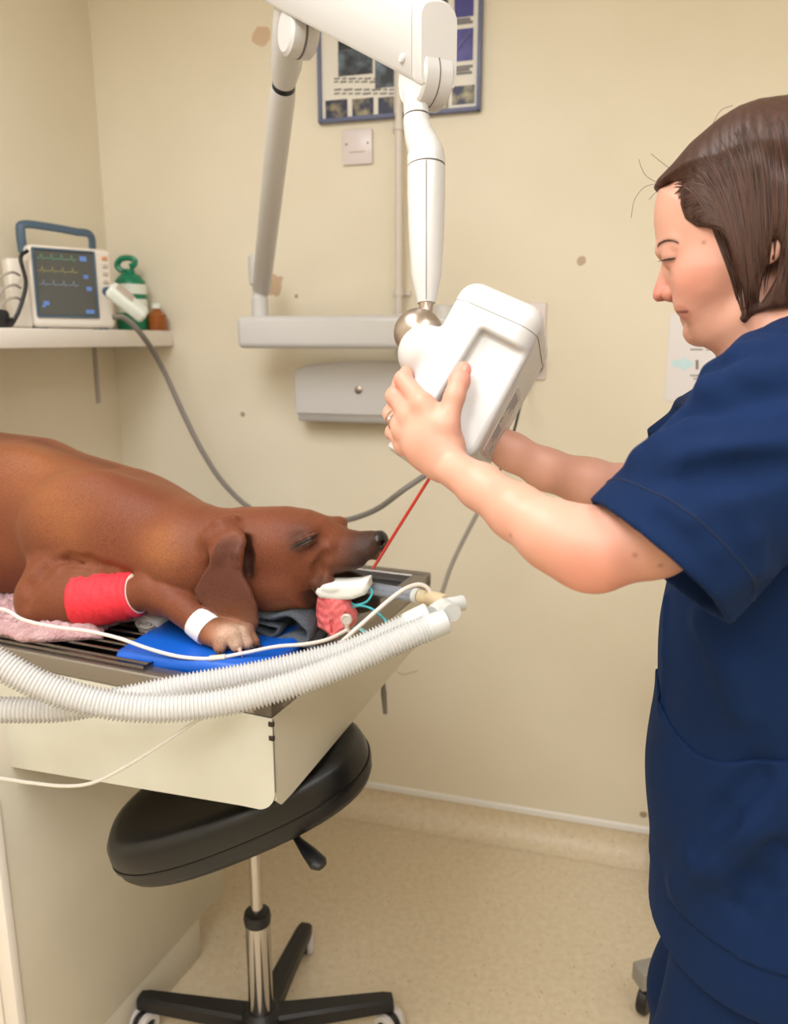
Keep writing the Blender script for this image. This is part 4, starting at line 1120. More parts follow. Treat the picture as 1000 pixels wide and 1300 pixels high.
# paw: ginger with white-tipped toes
pawc = at(290, 812, 1.25)
mixc(.8 * blob(co, pawc, .03), (170, 112, 76))
mixc(.8 * blob(co, at(302, 808, 1.236), .016) * (.8 + .8 * n2_), (226, 200, 180)); mixc(.6 * blob(co, at(285, 806, 1.238), .012), (222, 190, 170))
mixc(.5 * blob(co, at(285, 825, 1.24), .010), (70, 50, 44))
# ridge of darker hair along the spine
buv_ = (co - BO) @ rx; bw_ = (co - BO) @ Wb
mixc(.55 * np.exp(-(bw_ / .018) ** 2) * (co[:, 2] > 1.22) * (buv_ < buv(150, 600)[0]), (74, 38, 28))
vcol(me, cols)
M_coat = mat('short_red_coat', rgb(128, 70, 42), .55, spec=.25)
use_vcol(M_coat, 420, .28)
nt = M_coat.node_tree; b = nt.nodes['Principled BSDF']
b.inputs['Sheen Weight'].default_value = .2; b.inputs['Sheen Roughness'].default_value = .4; b.inputs['Sheen Tint'].default_value = rgb(236, 190, 150)
tc = nt.nodes.new('ShaderNodeTexCoord'); mp = nt.nodes.new('ShaderNodeMapping'); mp.inputs['Scale'].default_value = (120, 420, 420)
n = nt.nodes.new('ShaderNodeTexNoise'); n.inputs['Scale'].default_value = 1.6; n.inputs['Detail'].default_value = 3
bpn = nt.nodes.new('ShaderNodeBump'); bpn.inputs['Strength'].default_value = .35; bpn.inputs['Distance'].default_value = .0012
nt.links.new(tc.outputs['Object'], mp.inputs['Vector']); nt.links.new(mp.outputs[0], n.inputs['Vector']); nt.links.new(n.outputs['Fac'], bpn.inputs['Height']); nt.links.new(bpn.outputs['Normal'], b.inputs['Normal'])
dog = link('dog', me, M_coat)
tag(dog, 'red-brown short-haired dog lying asleep on the table with a bandaged foreleg', 'dog')
# nose leather
Fn = Field(hp(482, 688) - .035, hp(482, 688) + .035, .0011)
Fn.ell(hp(481, 686), (.0155, .0165, .021), hax, k=.004); Fn.ell(hp(486, 692), (.0085, .012, .014), hax, k=.006)
for sgn in (1, -1):
    Fn.ell(hp(485, 687, .0145 * sgn), (.0065, .0042, .008), np.array([HU * .9 + Zv * .43, Zv * .9 - HU * .43, HW]), k=.003, op='sub')
Fn.ell(hp(492, 693, 0), (.008, .006, .0016), hax, k=.002, op='sub')
me, _ = Fn.mesh('nose', 2)
M_nose = mat('wet_nose', rgb(34, 30, 31), .32, bump=(700, .35, .0006))
link('nose', me, M_nose, dog, label='black nose leather with nostrils')
M_tooth = mat('tooth_ivory', rgb(232, 224, 206), .25)
for px, py, r_, h_ in ((455, 714, .0030, .010), (466, 710, .0030, .012), (446, 718, .0026, .008)):
    bm = nb(); o = hpw(px, py - 1, .019); sweep(bm, [o, o - Zv * h_ * .6, o - Zv * h_], [r_, r_ * .7, r_ * .15], 10); build('tooth', bm, M_tooth, dog)
# closed lids: dark margins along the slit
P = [mark(F, x, y, .9) for x, y in ((368, 697.5), (374, 694), (381, 690), (388, 686.5), (395, 683), (401, 680), (405, 677))]
if all(p is not None for p in P):
    P = catmull(P, 5); bm = nb(); sweep(bm, [p + FWD * .0008 for p in P], list(.0006 + .0020 * np.sin(np.linspace(.25, 2.9, len(P)))), 10); build('eyelid', bm, mat('dark_lid_margin', rgb(22, 16, 15), .45), dog, label='dark closed eyelid margin')
    bm = nb(); sweep(bm, [p - Zv * .0036 + FWD * .0006 for p in P[6:-4]], list(.0003 + .0010 * np.sin(np.linspace(.2, 2.9, len(P) - 10))), 8); build('eyelid', bm, mat('grey_lower_lid', rgb(96, 80, 74), .5), dog, label='greyish lower lid')
# claws
M_claw = mat('dark_claw', rgb(48, 38, 36), .35); M_pclaw = mat('pink_claw', rgb(206, 168, 152), .35)
for i, (a_, b_, r_) in enumerate(toes):
    bm = nb(); A = at(*b_); dv = (A - at(*a_)); dv /= np.linalg.norm(dv)
    sweep(bm, catmull([A + dv * .004 + Zv * .003, A + dv * .012 + Zv * .001, A + dv * .019 - Zv * .005], 4), [.0042, .0042, .004, .0038, .0034, .0028, .0022, .0015, .0006], 10); build('claw', bm, M_pclaw if i == 1 else M_claw, dog)
# coral red cohesive bandage: a wrapped sleeve with a loose turned edge
M_band = mat('coral_bandage', rgb(232, 48, 62), .7, bump=(260, .5, .0012), noise=(160, rgb(214, 38, 54), .4, .7))
legp = [at(103, 761, 1.352), at(122, 760, 1.346), at(140, 758.5, 1.34), at(158, 756.5, 1.333), at(175, 753, 1.325)]
lp_ = catmull(legp, 7); rr = np.interp(np.linspace(0, 1, len(lp_)), [0, .3, .6, 1], [.0505, .0465, .0420, .0380])
rr = [r_ + .0011 * math.sin(i * 1.5) * (i % 7 > 2) for i, r_ in enumerate(rr)]; rr[0] -= .003; rr[-1] -= .003
bm = nb(); sweep(bm, lp_, rr, 40)
for v in bm.verts:
    v.co.z += .0012 * math.sin(v.co.x * 160 + v.co.z * 220)
bd = build('leg_bandage', bm, M_band, dog, angle=60, label='coral red bandage round the near foreleg')
bm = nb(); sweep(bm, [lp_[-1] , lp_[-1] + (lp_[-1] - lp_[-3]) * .25], [.0345, .0315], 32); build('padding_edge', bm, mat('white_padding', rgb(226, 208, 196), .8, bump=(300, .5, .001)), bd)
# white tape round the paw
M_tape = mat('white_tape', rgb(236, 234, 236), .6, bump=(500, .25, .0006))
t0_, t1_ = at(250, 788, 1.279), at(266, 801, 1.268)
bm = nb(); sweep(bm, [t0_, t0_ * .66 + t1_ * .34, t0_ * .33 + t1_ * .67, t1_], [.0262, .0268, .0268, .0262], 32); tp_ = build('tape_band', bm, M_tape, dog, label='white tape band round the near paw')
# tongue hanging out under the block
Ft = Field(hpw(425, 785, .03) - [.07, .06, .06], hpw(425, 785, .03) + [.07, .06, .06], .0013)
tg = [(404, 752), (420, 750), (436, 754), (446, 764), (453, 778), (452, 790), (446, 797), (438, 798), (434, 803), (428, 809), (421, 806), (412, 801), (403, 796), (400, 780), (401, 765)]
def toff(u, v): return .030 + .006 * np.sin((u - huv(420, 780)[0]) * 70) + .0012 * np.sin(u * 260 + v * 60 + 3 * np.sin(v * 70 + u * 40)) + .0007 * np.sin(u * 140 - v * 420 + 3 * np.sin(u * 110))
Ft.poly(HO, HU, Zv, HW, [huvw(*p, .03) for p in tg], .013, .0125, k=.0, woff=toff)
Ft.chain([(hpw(415, 762, .040), .004), (hpw(426, 775, .043), .0045), (hpw(430, 800, .041), .003)], k=.006)
Ft.chain([(hpw(436, 766, .040), .003), (hpw(441, 784, .042), .003)], k=.004, op='sub')
Ft.chain([(hpw(421, 788, .044), .0025), (hpw(422, 806, .042), .002)], k=.004, op='sub')
me, ct = Ft.mesh('tongue', 2)
link('tongue', me, mat('pink_tongue', rgb(226, 104, 108), .42, bump=(330, .45, .0012), noise=(110, rgb(240, 136, 136), .4, .75), Subsurface_Weight=.1, Subsurface_Scale=.004), dog, label='pink wrinkled tongue hanging out below the white block')

# ================================================================== THINGS ON THE TABLE
# pink fleece under the dog
Ff_lo = T(-1.0, .0, 0)
M_fleece = mat('pink_fleece', rgb(190, 148, 152), .95, noise=(45, rgb(212, 178, 180), .35, .7), bump=(170, 1.0, .006))
bm = nb(); nxs, nys = 150, 110
fe = lambda y: -.372 - .06 * y + .018 * math.sin(y * 40) 
grid = []
for i in range(nxs + 1):
    row = []
    for j in range(nys + 1):
        y = .018 + j / nys * .58; x1 = fe(y) - .12 * max(0, 1 - (y - .018) / .05)
        x = -1.0 + (x1 + 1.0) * i / nxs
        x += .002 * math.sin(y * 300); 
        edge = min(i, nxs - i, j, nys - j) / 5
        z = TZ + .017 + (.014 * min(1, edge)) * (1 + .5 * math.sin(x * 310 + 1.5 * math.sin(y * 170)) * math.sin(y * 290 + 1.7 * math.sin(x * 140))) + random.uniform(-.0012, .0012)
        row.append(bm.verts.new(V(T(x, y + .006 * math.sin(x * 30), z))))
    grid.append(row)
for i in range(nxs):
    for j in range(nys): bm.faces.new((grid[i][j], grid[i + 1][j], grid[i + 1][j + 1], grid[i][j + 1]))
geo = bmesh.ops.extrude_face_region(bm, geom=bm.faces[:])
for v in [g for g in geo['geom'] if isinstance(g, bmesh.types.BMVert)]: v.co.z = TZ + .0085
o = build('fleece_blanket', bm, M_fleece, angle=None); tag(o, 'dusty pink woolly fleece blanket spread under the dog', 'blanket')
# blue pad under the paw
M_blue = mat('blue_vinyl_pad', rgb(18, 92, 196), .35)
pp = [tz(165, 838, TZ + .012), tz(205, 848, TZ + .012), tz(372, 833, TZ + .012), tz(386, 818, TZ + .012)]
print('pad', pp)
pc_ = T(-.245, .165, TZ); 
t = empty('positioning_pad', pc_, 'blue vinyl positioning pad under the taped paw', 'pad')
bm = nb(); rbox(bm, (.27, .22, .034), frame(T(-.185, .150, TZ), np.array([.9253, -.3792, 0]) + ry * .12), .015, 5); build('pad', bm, M_blue, t)
# grey towel folded under the head
M_towel = mat('charcoal_towel', rgb(74, 80, 88), .95, bump=(420, .8, .0018), noise=(220, rgb(90, 96, 104), .4, .7))
tw = empty('folded_towel', hpw(360, 800, 0), 'charcoal towel folded in layers under the dog\'s head', 'towel')
def towel_sheet(path, y0, y1, th, name, wav=.004, par=tw):
    """a folded strip: a path in (x, z) of the picture plane run along the depth"""
    P = catmull([np.array([*huv(*p), 0]) for p in path], 8); bm = nb(); n_ = 14; rows = []
    nv = []
    for i in range(len(P)):
        t_ = P[min(i + 1, len(P) - 1)] - P[max(i - 1, 0)]; t_ /= np.linalg.norm(t_) + 1e-9; nv.append(np.array([-t_[1], t_[0], 0]))
    for sgn in (1, -1):
        for j in range(n_ + 1):
            w_ = y0 + (y1 - y0) * j / n_
            e_ = min(1, min(j, n_ - j) / 1.5 + .35)
            rows.append([bm.verts.new(V(HO + HU * (p + nv[i] * sgn * th * .5 * e_)[0] + Zv * ((p + nv[i] * sgn * th * .5 * e_)[1] + wav * math.sin(p[0] * 90 + w_ * 60)) + HW * (w_ + .003 * math.sin(p[0] * 120)))) for i, p in enumerate(P)])
    m_ = n_ + 1
    for s_ in (0, 1):
        for j in range(n_):
            A, B = rows[s_ * m_ + j], rows[s_ * m_ + j + 1]
            for i in range(len(P) - 1): bm.faces.new((A[i], A[i + 1], B[i + 1], B[i]) if s_ == 0 else (A[i], B[i], B[i + 1], A[i + 1]))
    for A, B in ((rows[0], rows[m_]), (rows[m_ - 1], rows[2 * m_ - 1])):
        for i in range(len(P) - 1): bm.faces.new((A[i], B[i], B[i + 1], A[i + 1]))
    for e in (0, len(P) - 1):
        for j in range(n_): bm.faces.new((rows[j][e], rows[j + 1][e], rows[m_ + j + 1][e], rows[m_ + j][e]))
    return build(name, bm, M_towel, par, angle=None)
towel_sheet([(324, 771), (345, 768), (375, 769), (396, 775), (404, 786), (398, 797), (372, 797), (345, 793), (326, 789)], -.06, .060, .011, 'upper_fold')
towel_sheet([(326, 780), (344, 776), (360, 778), (367, 784), (361, 790), (344, 788), (328, 785)], -.06, .058, .008, 'inner_fold')
towel_sheet([(322, 795), (345, 800), (375, 803), (400, 799), (408, 806), (398, 817), (372, 820), (345, 814), (322, 808)], -.06, .066, .012, 'lower_fold')
# white gauze roll behind the wrist
M_gauze = mat('white_gauze', rgb(214, 208, 206), .9, bump=(380, .6, .001))
gc = at(190, 791, 1.375)
gz = empty('gauze_roll', gc, 'rolled white gauze tucked under the bandaged wrist', 'gauze')
bm = nb(); spir = []
for i in range(90):
    a_ = i / 90 * 2 * math.pi * 3.5; r_ = .005 + .019 * i / 90
    spir.append((r_ * math.cos(a_) * 1.25, r_ * math.sin(a_) * .75))
gx = np.array([.95, -.3, 0]); gd = np.array([.28, .93, .0])
ra = [bm.verts.new(V(gc + gx * x + Zv * z - gd * .012 + gd * .004 * math.sin(i * .3))) for i, (x, z) in enumerate(spir)]
rb_ = [bm.verts.new(V(gc + gx * x + Zv * z + gd * .07)) for x, z in spir]
for i in range(89): bm.faces.new((ra[i], ra[i + 1], rb_[i + 1], rb_[i]))
g_ = build('roll', bm, M_gauze, gz, angle=None)
sm_ = g_.modifiers.new('thick', 'SOLIDIFY'); sm_.thickness = .0024
bm = nb(); sweep(bm, catmull([gc + gx * .028 - Zv * .012, gc + gx * .04 - Zv * .016 - gd * .008, gc + gx * .012 - Zv * .020 - gd * .01, gc - gx * .022 - Zv * .014], 6), .0065, 10, squash=.35); build('loose_end', bm, M_gauze, gz)
# white foam block between the jaws
Fb = Field(hpw(436, 742, .03) - .07, hpw(436, 742, .03) + .07, .0013)
bk = [(403, 739), (412, 736), (440, 736), (458, 735), (470, 732), (471, 744), (466, 752), (450, 758), (430, 759), (408, 756), (402, 749)]
Fb.poly(HO, HU, Zv, HW, [huvw(*p, .03) for p in bk], .020, .010, k=0, woff=lambda u, v: .030 + 0 * u)
Fb.ell(hpw(419, 746, .049), (.013, .006, .004), hax, k=.006)
me, _ = Fb.mesh('bite_block', 2)
tag(link('bite_block', me, mat('white_foam', rgb(238, 238, 234), .6, bump=(300, .2, .0008))), 'white padded block wedged between the dog\'s jaws', 'block')
# pulse probe on the tongue: round clip and its pale cable
kc = hpw(440, 786, .049)
pr = empty('pulse_probe', kc, 'pale round probe clip on the tongue with a thin white lead', 'probe')
bm = nb(); lathe(bm, [(0, -.004), (.0085, -.004), (.0095, -.002), (.0095, .003), (.007, .0045), (.0065, .0035), (0, .0035)], axisM(kc, HW), 28); build('clip_disc', bm, mat('pale_plastic', rgb(206, 196, 186), .35), pr)
bm = nb(); sweep(bm, [kc - Zv * .006, kc - Zv * .016, kc - Zv * .024 + HU * .006], [.005, .0042, .003], 10); build('clip_stem', bm, mat('pale_plastic_stem', rgb(206, 196, 186), .35), pr)
# ---------------------------------------------------------------- breathing circuit
def hose_material():
    m = bpy.data.materials.new('clear_corrugated_plastic'); m.use_nodes = True; nt = m.node_tree; nt.nodes.clear()
    o = nt.nodes.new('ShaderNodeOutputMaterial')
    di = nt.nodes.new('ShaderNodeBsdfDiffuse'); di.inputs[0].default_value = rgb(252, 252, 252)
    tl_ = nt.nodes.new('ShaderNodeBsdfTranslucent'); tl_.inputs[0].default_value = rgb(252, 252, 252)
    gl = nt.nodes.new('ShaderNodeBsdfGlossy'); gl.inputs['Roughness'].default_value = .12
    tr_ = nt.nodes.new('ShaderNodeBsdfTransparent')
    a_ = nt.nodes.new('ShaderNodeMixShader'); a_.inputs[0].default_value = .35; nt.links.new(di.outputs[0], a_.inputs[1]); nt.links.new(tl_.outputs[0], a_.inputs[2])
    c_ = nt.nodes.new('ShaderNodeMixShader'); c_.inputs[0].default_value = .22; nt.links.new(a_.outputs[0], c_.inputs[1]); nt.links.new(tr_.outputs[0], c_.inputs[2])
    fr = nt.nodes.new('ShaderNodeFresnel'); fr.inputs[0].default_value = 1.45
    d_ = nt.nodes.new('ShaderNodeMixShader'); nt.links.new(fr.outputs[0], d_.inputs[0]); nt.links.new(c_.outputs[0], d_.inputs[1]); nt.links.new(gl.outputs[0], d_.inputs[2])
    nt.links.new(d_.outputs[0], o.inputs[0]); return m
M_hose = hose_material()
M_cuff = mat('milky_cuff', rgb(226, 228, 226), .3, Transmission_Weight=.15)
bc = empty('breathing_circuit', at(566, 775, 1.16), 'clear corrugated breathing hoses joined by a Y-piece, draped along the table edge', 'breathing tube')
def corr_hose(path, r0, pitch=.0052):
    P = np.array(catmull([at(*p) for p in path], 24)); sgm = np.linalg.norm(np.diff(P, axis=0), axis=1); S = np.concatenate([[0], np.cumsum(sgm)])
    ns = int(S[-1] / pitch * 6); sq = np.linspace(0, S[-1], ns)
    pts = np.stack([np.interp(sq, S, P[:, c]) for c in range(3)], 1)
    rad = r0 + .0019 * (np.clip(np.sin(2 * np.pi * sq / pitch) * 1.6, -1, 1) - .3)
    bm = nb(); sweep(bm, list(pts), list(rad), 24, caps=False); build('corrugated_hose', bm, M_hose, bc, angle=None)
corr_hose([(-330, 690, .99), (-200, 745, .995), (-60, 805, 1.0), (0, 843, 1.01), (60, 873, 1.02), (130, 893, 1.032), (200, 899, 1.045), (280, 892, 1.062), (360, 872, 1.082), (440, 842, 1.105), (500, 815, 1.122), (545, 796, 1.135)], .0185)
corr_hose([(-330, 872, 1.02), (-200, 888, 1.03), (-60, 898, 1.045), (0, 901, 1.055), (80, 900, 1.072), (150, 888, 1.085), (230, 871, 1.108), (310, 857, 1.135), (390, 839, 1.155), (450, 822, 1.165), (500, 800, 1.17), (520, 791, 1.17)], .0165)
for a_, b_, r_ in (((541, 798, 1.134), (567, 788, 1.142), .0175), ((516, 793, 1.17), (545, 778, 1.172), .0165)):
    A, B = at(*a_), at(*b_); dv = (B - A)
    bm = nb(); sweep(bm, [A, A + dv * .06, A + dv * .5, A + dv * .94, B], [r_ - .001, r_ + .0012, r_ + .001, r_ + .0004, r_ - .002], 24); build('hose_cuff', bm, M_cuff, bc)
bm = nb(); J = at(562, 770, 1.18)
for q_, r_ in ((at(549, 779, 1.172), .0125), (at(574, 778, 1.146), .0135)):
    sweep(bm, catmull([q_, (q_ + J) / 2 + FWD * .004, J], 6), r_, 20)
sweep(bm, [J, at(588, 765, 1.19)], .012, 20)
build('y_piece', bm, M_cuff, bc)
M_beige = mat('beige_connector', rgb(222, 204, 168), .4, Transmission_Weight=.1)
bm = nb(); sweep(bm, catmull([at(532, 757, 1.255), at(545, 759, 1.245), at(556, 762, 1.22), at(566, 766, 1.20)], 6), [.0105] * 6 + [.012] * 4 + [.0125] * 5 + [.0125] * 4, 22); build('elbow_connector', bm, M_beige, bc)
bm = nb(); sweep(bm, [at(553, 772, 1.19), at(549, 778, 1.185)], .002, 8); build('port_cap', bm, M_black, bc)
# endotracheal tube
et = empty('endotracheal_tube', at(500, 750, 1.29), 'clear bluish endotracheal tube running from the dog\'s mouth to the connector', 'tube')
M_et = mat('clear_bluish_tube', rgb(176, 184, 200), .15, Transmission_Weight=.55, IOR=1.2)
bm = nb(); sweep(bm, catmull([at(440, 743, 1.335), at(465, 746, 1.32), at(500, 752, 1.29), at(532, 757, 1.26)], 8), .0105, 20); build('tube', bm, M_et, et)
bm = nb(); sweep(bm, [at(527, 756, 1.264), at(533, 757.5, 1.256)], .0125, 20); build('connector_ring', bm, M_cuff, et)
for px in (480, 486, 497, 510, 515):
    bm = nb(); c_ = at(px, 747.5 + (px - 480) * .18, 1.31 - (px - 465) * .001); sweep(bm, [c_ + RGT * -.0012 - FWD * .0108, c_ + RGT * .0012 - FWD * .0108], .0011, 6); build('depth_mark', bm, M_seam, et)
M_teal = mat('teal_tubing', rgb(64, 172, 182), .3)
bm = nb(); sweep(bm, catmull([at(445, 765, 1.30), at(452, 768, 1.285), at(465, 764, 1.275), at(472, 754, 1.275), at(469, 745, 1.285), at(460, 742, 1.30)], 8), .0019, 8); build('inflation_line', bm, M_teal, et)
bm = nb(); sweep(bm, catmull([at(448, 771, 1.295), at(458, 769, 1.27), at(472, 773, 1.25), at(486, 784, 1.225), at(495, 797, 1.20), at(500, 806, 1.19)], 8), .0019, 8); build('inflation_line', bm, M_teal, et)
bm = nb(); sweep(bm, catmull([at(450, 797, 1.26), at(458, 799, 1.25), at(466, 806, 1.235), at(472, 812, 1.22)], 6), .004, 8, squash=.5); build('pilot_balloon', bm, mat('teal_balloon', rgb(120, 178, 178), .3), et)
# white sampling line curving over to the connector
M_wline = mat('white_tubing', rgb(226, 216, 208), .3)
bm = nb(); sweep(bm, catmull([at(404, 836, 1.16), at(425, 822, 1.185), at(448, 802, 1.205), at(475, 778, 1.215), at(500, 757, 1.222), at(517, 746, 1.228), at(532, 742, 1.232), at(543, 747, 1.235), at(548, 757, 1.236)], 8), .0034, 10)
tag(build('sampling_line', bm, M_wline), 'white sampling line arching from the table corner over to the beige connector', 'tube')
# thin monitor lead across the fleece and pad
cl = empty('sensor_cable', at(150, 812, 1.27), 'thin white cable lying across the fleece and blue pad past the paw', 'cable')
bm = nb(); sweep(bm, catmull([onz(-110, 778, 1.040), onz(-60, 776, 1.040), at(0, 773, 1.29), at(30, 787, 1.277), at(70, 796, 1.265), at(110, 801, 1.257), at(150, 810, 1.247), at(190, 824, 1.232), at(230, 834, 1.222), at(270, 836, 1.218), at(310, 829, 1.222), at(350, 821, 1.225), at(385, 818, 1.225), at(415, 812, 1.235), at(440, 800, 1.262)], 8), .0030, 10); build('cable', bm, M_wline, cl)
bm = nb(); sweep(bm, [at(266, 836, 1.216), at(286, 834, 1.217)], .0056, 12, squash=.8); build('cable_clip', bm, mat('pale_clip', rgb(206, 198, 186), .4), cl)
# thin clear line hanging below the hoses in front of the skirt
bm = nb(); sweep(bm, catmull([at(-30, 985, 1.09), at(0, 988, 1.09), at(40, 994, 1.09), at(85, 998, 1.09), at(120, 993, 1.088), at(160, 973, 1.083), at(205, 945, 1.078), at(250, 915, 1.072), at(290, 893, 1.070)], 8), .0026, 8)
tag(build('drip_line', bm, mat('pale_clear_line', rgb(206, 202, 194), .3)), 'thin pale line sagging below the hoses across the cream table skirt', 'tube')
# red aiming cord from the x-ray head to the mouth
bm = nb(); sweep(bm, [at(556, 570, .985), at(547, 604, 1.0), at(510, 663, 1.14), at(474, 721, 1.285)], [.0021, .0021, .0024, .0026], 10)
tag(build('red_cord', bm, mat('red_cord', rgb(206, 58, 44), .45)), 'taut red cord from the x-ray head down to the dog\'s mouth', 'cord')
# ================================================================== WOMAN
WF = np.array([-.929, .370, 0]); WF /= np.linalg.norm(WF)          # the way she faces
WL = np.cross(Zv, WF)                                              # her left, towards the camera
if WL[1] > 0: WL = -WL
WO = at(920, 280, .88)
def wp(px, py, l=0.0):
    """point of her middle plane seen at px, py, then moved l to her left"""
    return onplane(px, py, WO, WL) + WL * l
def wpl(px, py, l): return onplane(px, py, WO + WL * l, WL)
def wuv(px, py, l=0.0): p = onplane(px, py, WO + WL * l, WL) - WO; return float(p @ WF), float(p[2])
def wb(q, l, z): return np.array([*(WO[:2] + WF[:2] * q + WL[:2] * l), z])
wax = np.array([WF, Zv, WL])
print('front q', wuv(825, 900), wuv(825, 1150), wuv(1000, 400), 'hem z', wuv(835, 1160), wuv(818, 1300))
# ---------------------------------------------------------------- body: head, neck, trunk, arms, hands
lo = np.minimum(np.minimum(wb(-.28, -.26, 1.0), wb(.12, .30, 1.0)), at(480, 600, 1.0)); lo = np.array([-.03, .52, 1.12])
hi = np.array([.66, 1.24, 1.77])
B = Field(lo, hi, .0022, ((wp(826, 300)[0] - .012, wp(905, 300)[0], .0013), (wp(860, 300, .06)[1], wp(860, 300, -.055)[1], .0016), (wp(880, 436)[2] - .006, wp(850, 290)[2], .0013)))
# trunk inside the tunic, shoulders
SN, SFar = wpl(998, 525, .165), wpl(988, 512, -.165)
B.ell(wp(1015, 560), (.10, .17, .145), wax, k=.02)
B.cone(SN, .046, SFar, .046, k=.02)
# arms: (px, py, depth, radius)
def A_(px, py, d, r): return (at(px, py, d), r)
near_arm = [(SN, .047), A_(897, 628, .745, .046), A_(825, 675, .736, .0425), A_(765, 697, .738, .0365)]
B.chain(near_arm, k=.012)
fore = [A_(762, 697, .738, .0362), A_(728, 690, .745, .0355), A_(700, 679, .752, .0315), A_(655, 650, .778, .0268), A_(610, 618, .822, .0228), A_(567, 590, .868, .0203)]
B.chain(fore, k=.012)
B.ell(at(747, 722, .738), (.022, .018, .020), k=.016)
far_arm = [(SFar, .047), (at(880, 590, 1.06), .046), A_(812, 627, 1.04, .0355), A_(796, 624, 1.03, .0345), A_(746, 613, 1.02, .0310), A_(693, 596, 1.005, .0255), A_(650, 574, .995, .0225), A_(614, 552, .99, .0205)]
B.chain(far_arm, k=.012)
# near hand
W0 = at(569, 587, .868)
mcp = {'index': at(536, 513, .872), 'middle': at(520, 528, .884), 'ring': at(511, 545, .896), 'little': at(513, 565, .906)}
for nm, p in mcp.items():
    w_in = W0 + (p - W0) * .12 + (p - at(525, 540, .885)) * .30
    B.cone(w_in, .0155, p, .0122 if nm != 'little' else .0112, k=.012)
B.ell((W0 + at(530, 540, .885)) / 2, (.034, .022, .030), k=.014)
B.ell(at(560, 566, .878), (.016, .022, .018), k=.012)                       # thumb root
fing = {'index': [at(536, 513, .872), at(512, 482, .905), at(521, 466, .945), at(535, 462, .965)],
        'middle': [at(520, 528, .884), at(501, 503, .920), at(508, 486, .958), at(521, 480, .978)],
        'ring': [at(511, 545, .896), at(497, 525, .932), at(503, 508, .970), at(516, 501, .990)],
        'little': [at(513, 565, .906), at(499, 549, .937), at(502, 534, .966), at(511, 527, .984)]}
frad = {'index': (.0122, .0098, .0088, .0076), 'middle': (.0122, .0100, .0090, .0078), 'ring': (.0118, .0096, .0087, .0075), 'little': (.0108, .0086, .0078, .0068)}
for nm in fing:
    P = fing[nm]; r_ = frad[nm]
    for i in range(3): B.cone(P[i], r_[i], P[i + 1], r_[i + 1], k=.0045 if i else .007)
    B.ell(P[1], (r_[1] * 1.06,) * 3, k=.004)
thumb = [(at(566, 572, .872), .0185), (at(566, 540, .862), .0142), (at(577, 503, .862), .0108), (at(583, 484, .868), .0110), (at(588, 468, .874), .0085)]
B.chain(thumb, k=.007)
# web between thumb and index
B.cone(at(556, 540, .868), .011, at(545, 522, .872), .010, k=.012)
# far hand, spread over the far side of the x-ray head
WFa = at(612, 551, .99)
fm = {'index': at(606, 508, 1.045), 'middle': at(593, 505, 1.052), 'ring': at(580, 508, 1.056), 'little': at(568, 516, 1.056)}
for nm, p in fm.items(): B.cone(WFa + (p - WFa) * .12 + (p - at(587, 508, 1.05)) * .3, .015, p, .012, k=.012)
B.ell((WFa + at(588, 512, 1.05)) / 2, (.03, .022, .03), k=.014)
for nm, dx in (('index', 10), ('middle', 2), ('ring', -6), ('little', -14)):
    p = fm[nm]; r_ = frad[nm]
    px = 500 + np.dot(p - CAM, RGT) / np.dot(p - CAM, FWD) * 1000; py = 650 - np.dot(p - CAM, UPV) / np.dot(p - CAM, FWD) * 1000
    q1, q2, q3 = at(px + dx * .8, py - 38, 1.066), at(px + dx * 1.3, py - 60, 1.066), at(px + dx * 1.6, py - 78, 1.060)
    for (a_, ra_), (b_, rb2) in zip([(p, r_[0]), (q1, r_[1]), (q2, r_[2])], [(q1, r_[1]), (q2, r_[2]), (q3, r_[3])]): B.cone(a_, ra_, b_, rb2, k=.005)
B.chain([(at(612, 545, 1.0), .017), (at(628, 522, 1.01), .013), (at(640, 498, 1.012), .0105), (at(648, 480, 1.005), .0085)], k=.008)
# neck
B.chain([(wp(962, 372), .056), (wp(985, 420), .055), (wp(1008, 470), .064)], k=.03)
# head
B.ell(wp(962, 250), (.090, .088, .071), wax, k=.02)
facep = [(836, 240), (831.5, 258), (830, 272), (830, 284), (832, 302), (834, 312), (838.5, 321), (842, 331), (843, 346), (845, 362), (851, 376), (857, 384), (858.5, 390), (858, 394), (863, 397), (866, 400), (866, 404), (873, 409), (874.5, 414), (873.5, 421), (879, 429), (890, 433.5), (909, 431), (935, 426), (965, 405), (985, 360), (985, 230), (900, 215)]
def facew(u, v):
    vs_ = [wuv(880, y)[1] for y in (432, 415, 398, 375, 345, 310, 270, 235)]
    base_ = np.interp(v, vs_[::1], [.030, .036, .044, .054, .062, .063, .064, .060]) if vs_[0] < vs_[-1] else np.interp(v, vs_[::-1], [.030, .036, .044, .054, .062, .063, .064, .060][::-1])
    uu = (wuv(835, 300)[0] - u) / .07
    return base_ * (.70 + .30 * smooth01(uu)) + .004
B.poly(WO, WF, Zv, WL, [wuv(*p) for p in facep], .066, .046, k=.008, wfun=facew)
nose_p = [(839.5, 324), (841.5, 330), (839.5, 338), (836.5, 346), (833, 357), (829.8, 367), (828.3, 374.5), (829.5, 380), (834, 383.5), (845, 382), (857, 385), (864, 372), (858, 345), (850, 325)]
def nosew(u, v):
    return np.interp(v, [wuv(835, 384)[1], wuv(835, 374)[1], wuv(835, 358)[1], wuv(838, 326)[1]], [.0105, .0115, .0085, .0075])
B.poly(WO, WF, Zv, WL, [wuv(*p) for p in nose_p], .0125, .0105, k=.005, wfun=nosew)
def wm(px, py, l, sg=1):
    """near-side point seen at px, py (mirrored to the far side for sg = -1)"""
    p = wpl(px, py, l); return p if sg > 0 else p - WL * 2 * l
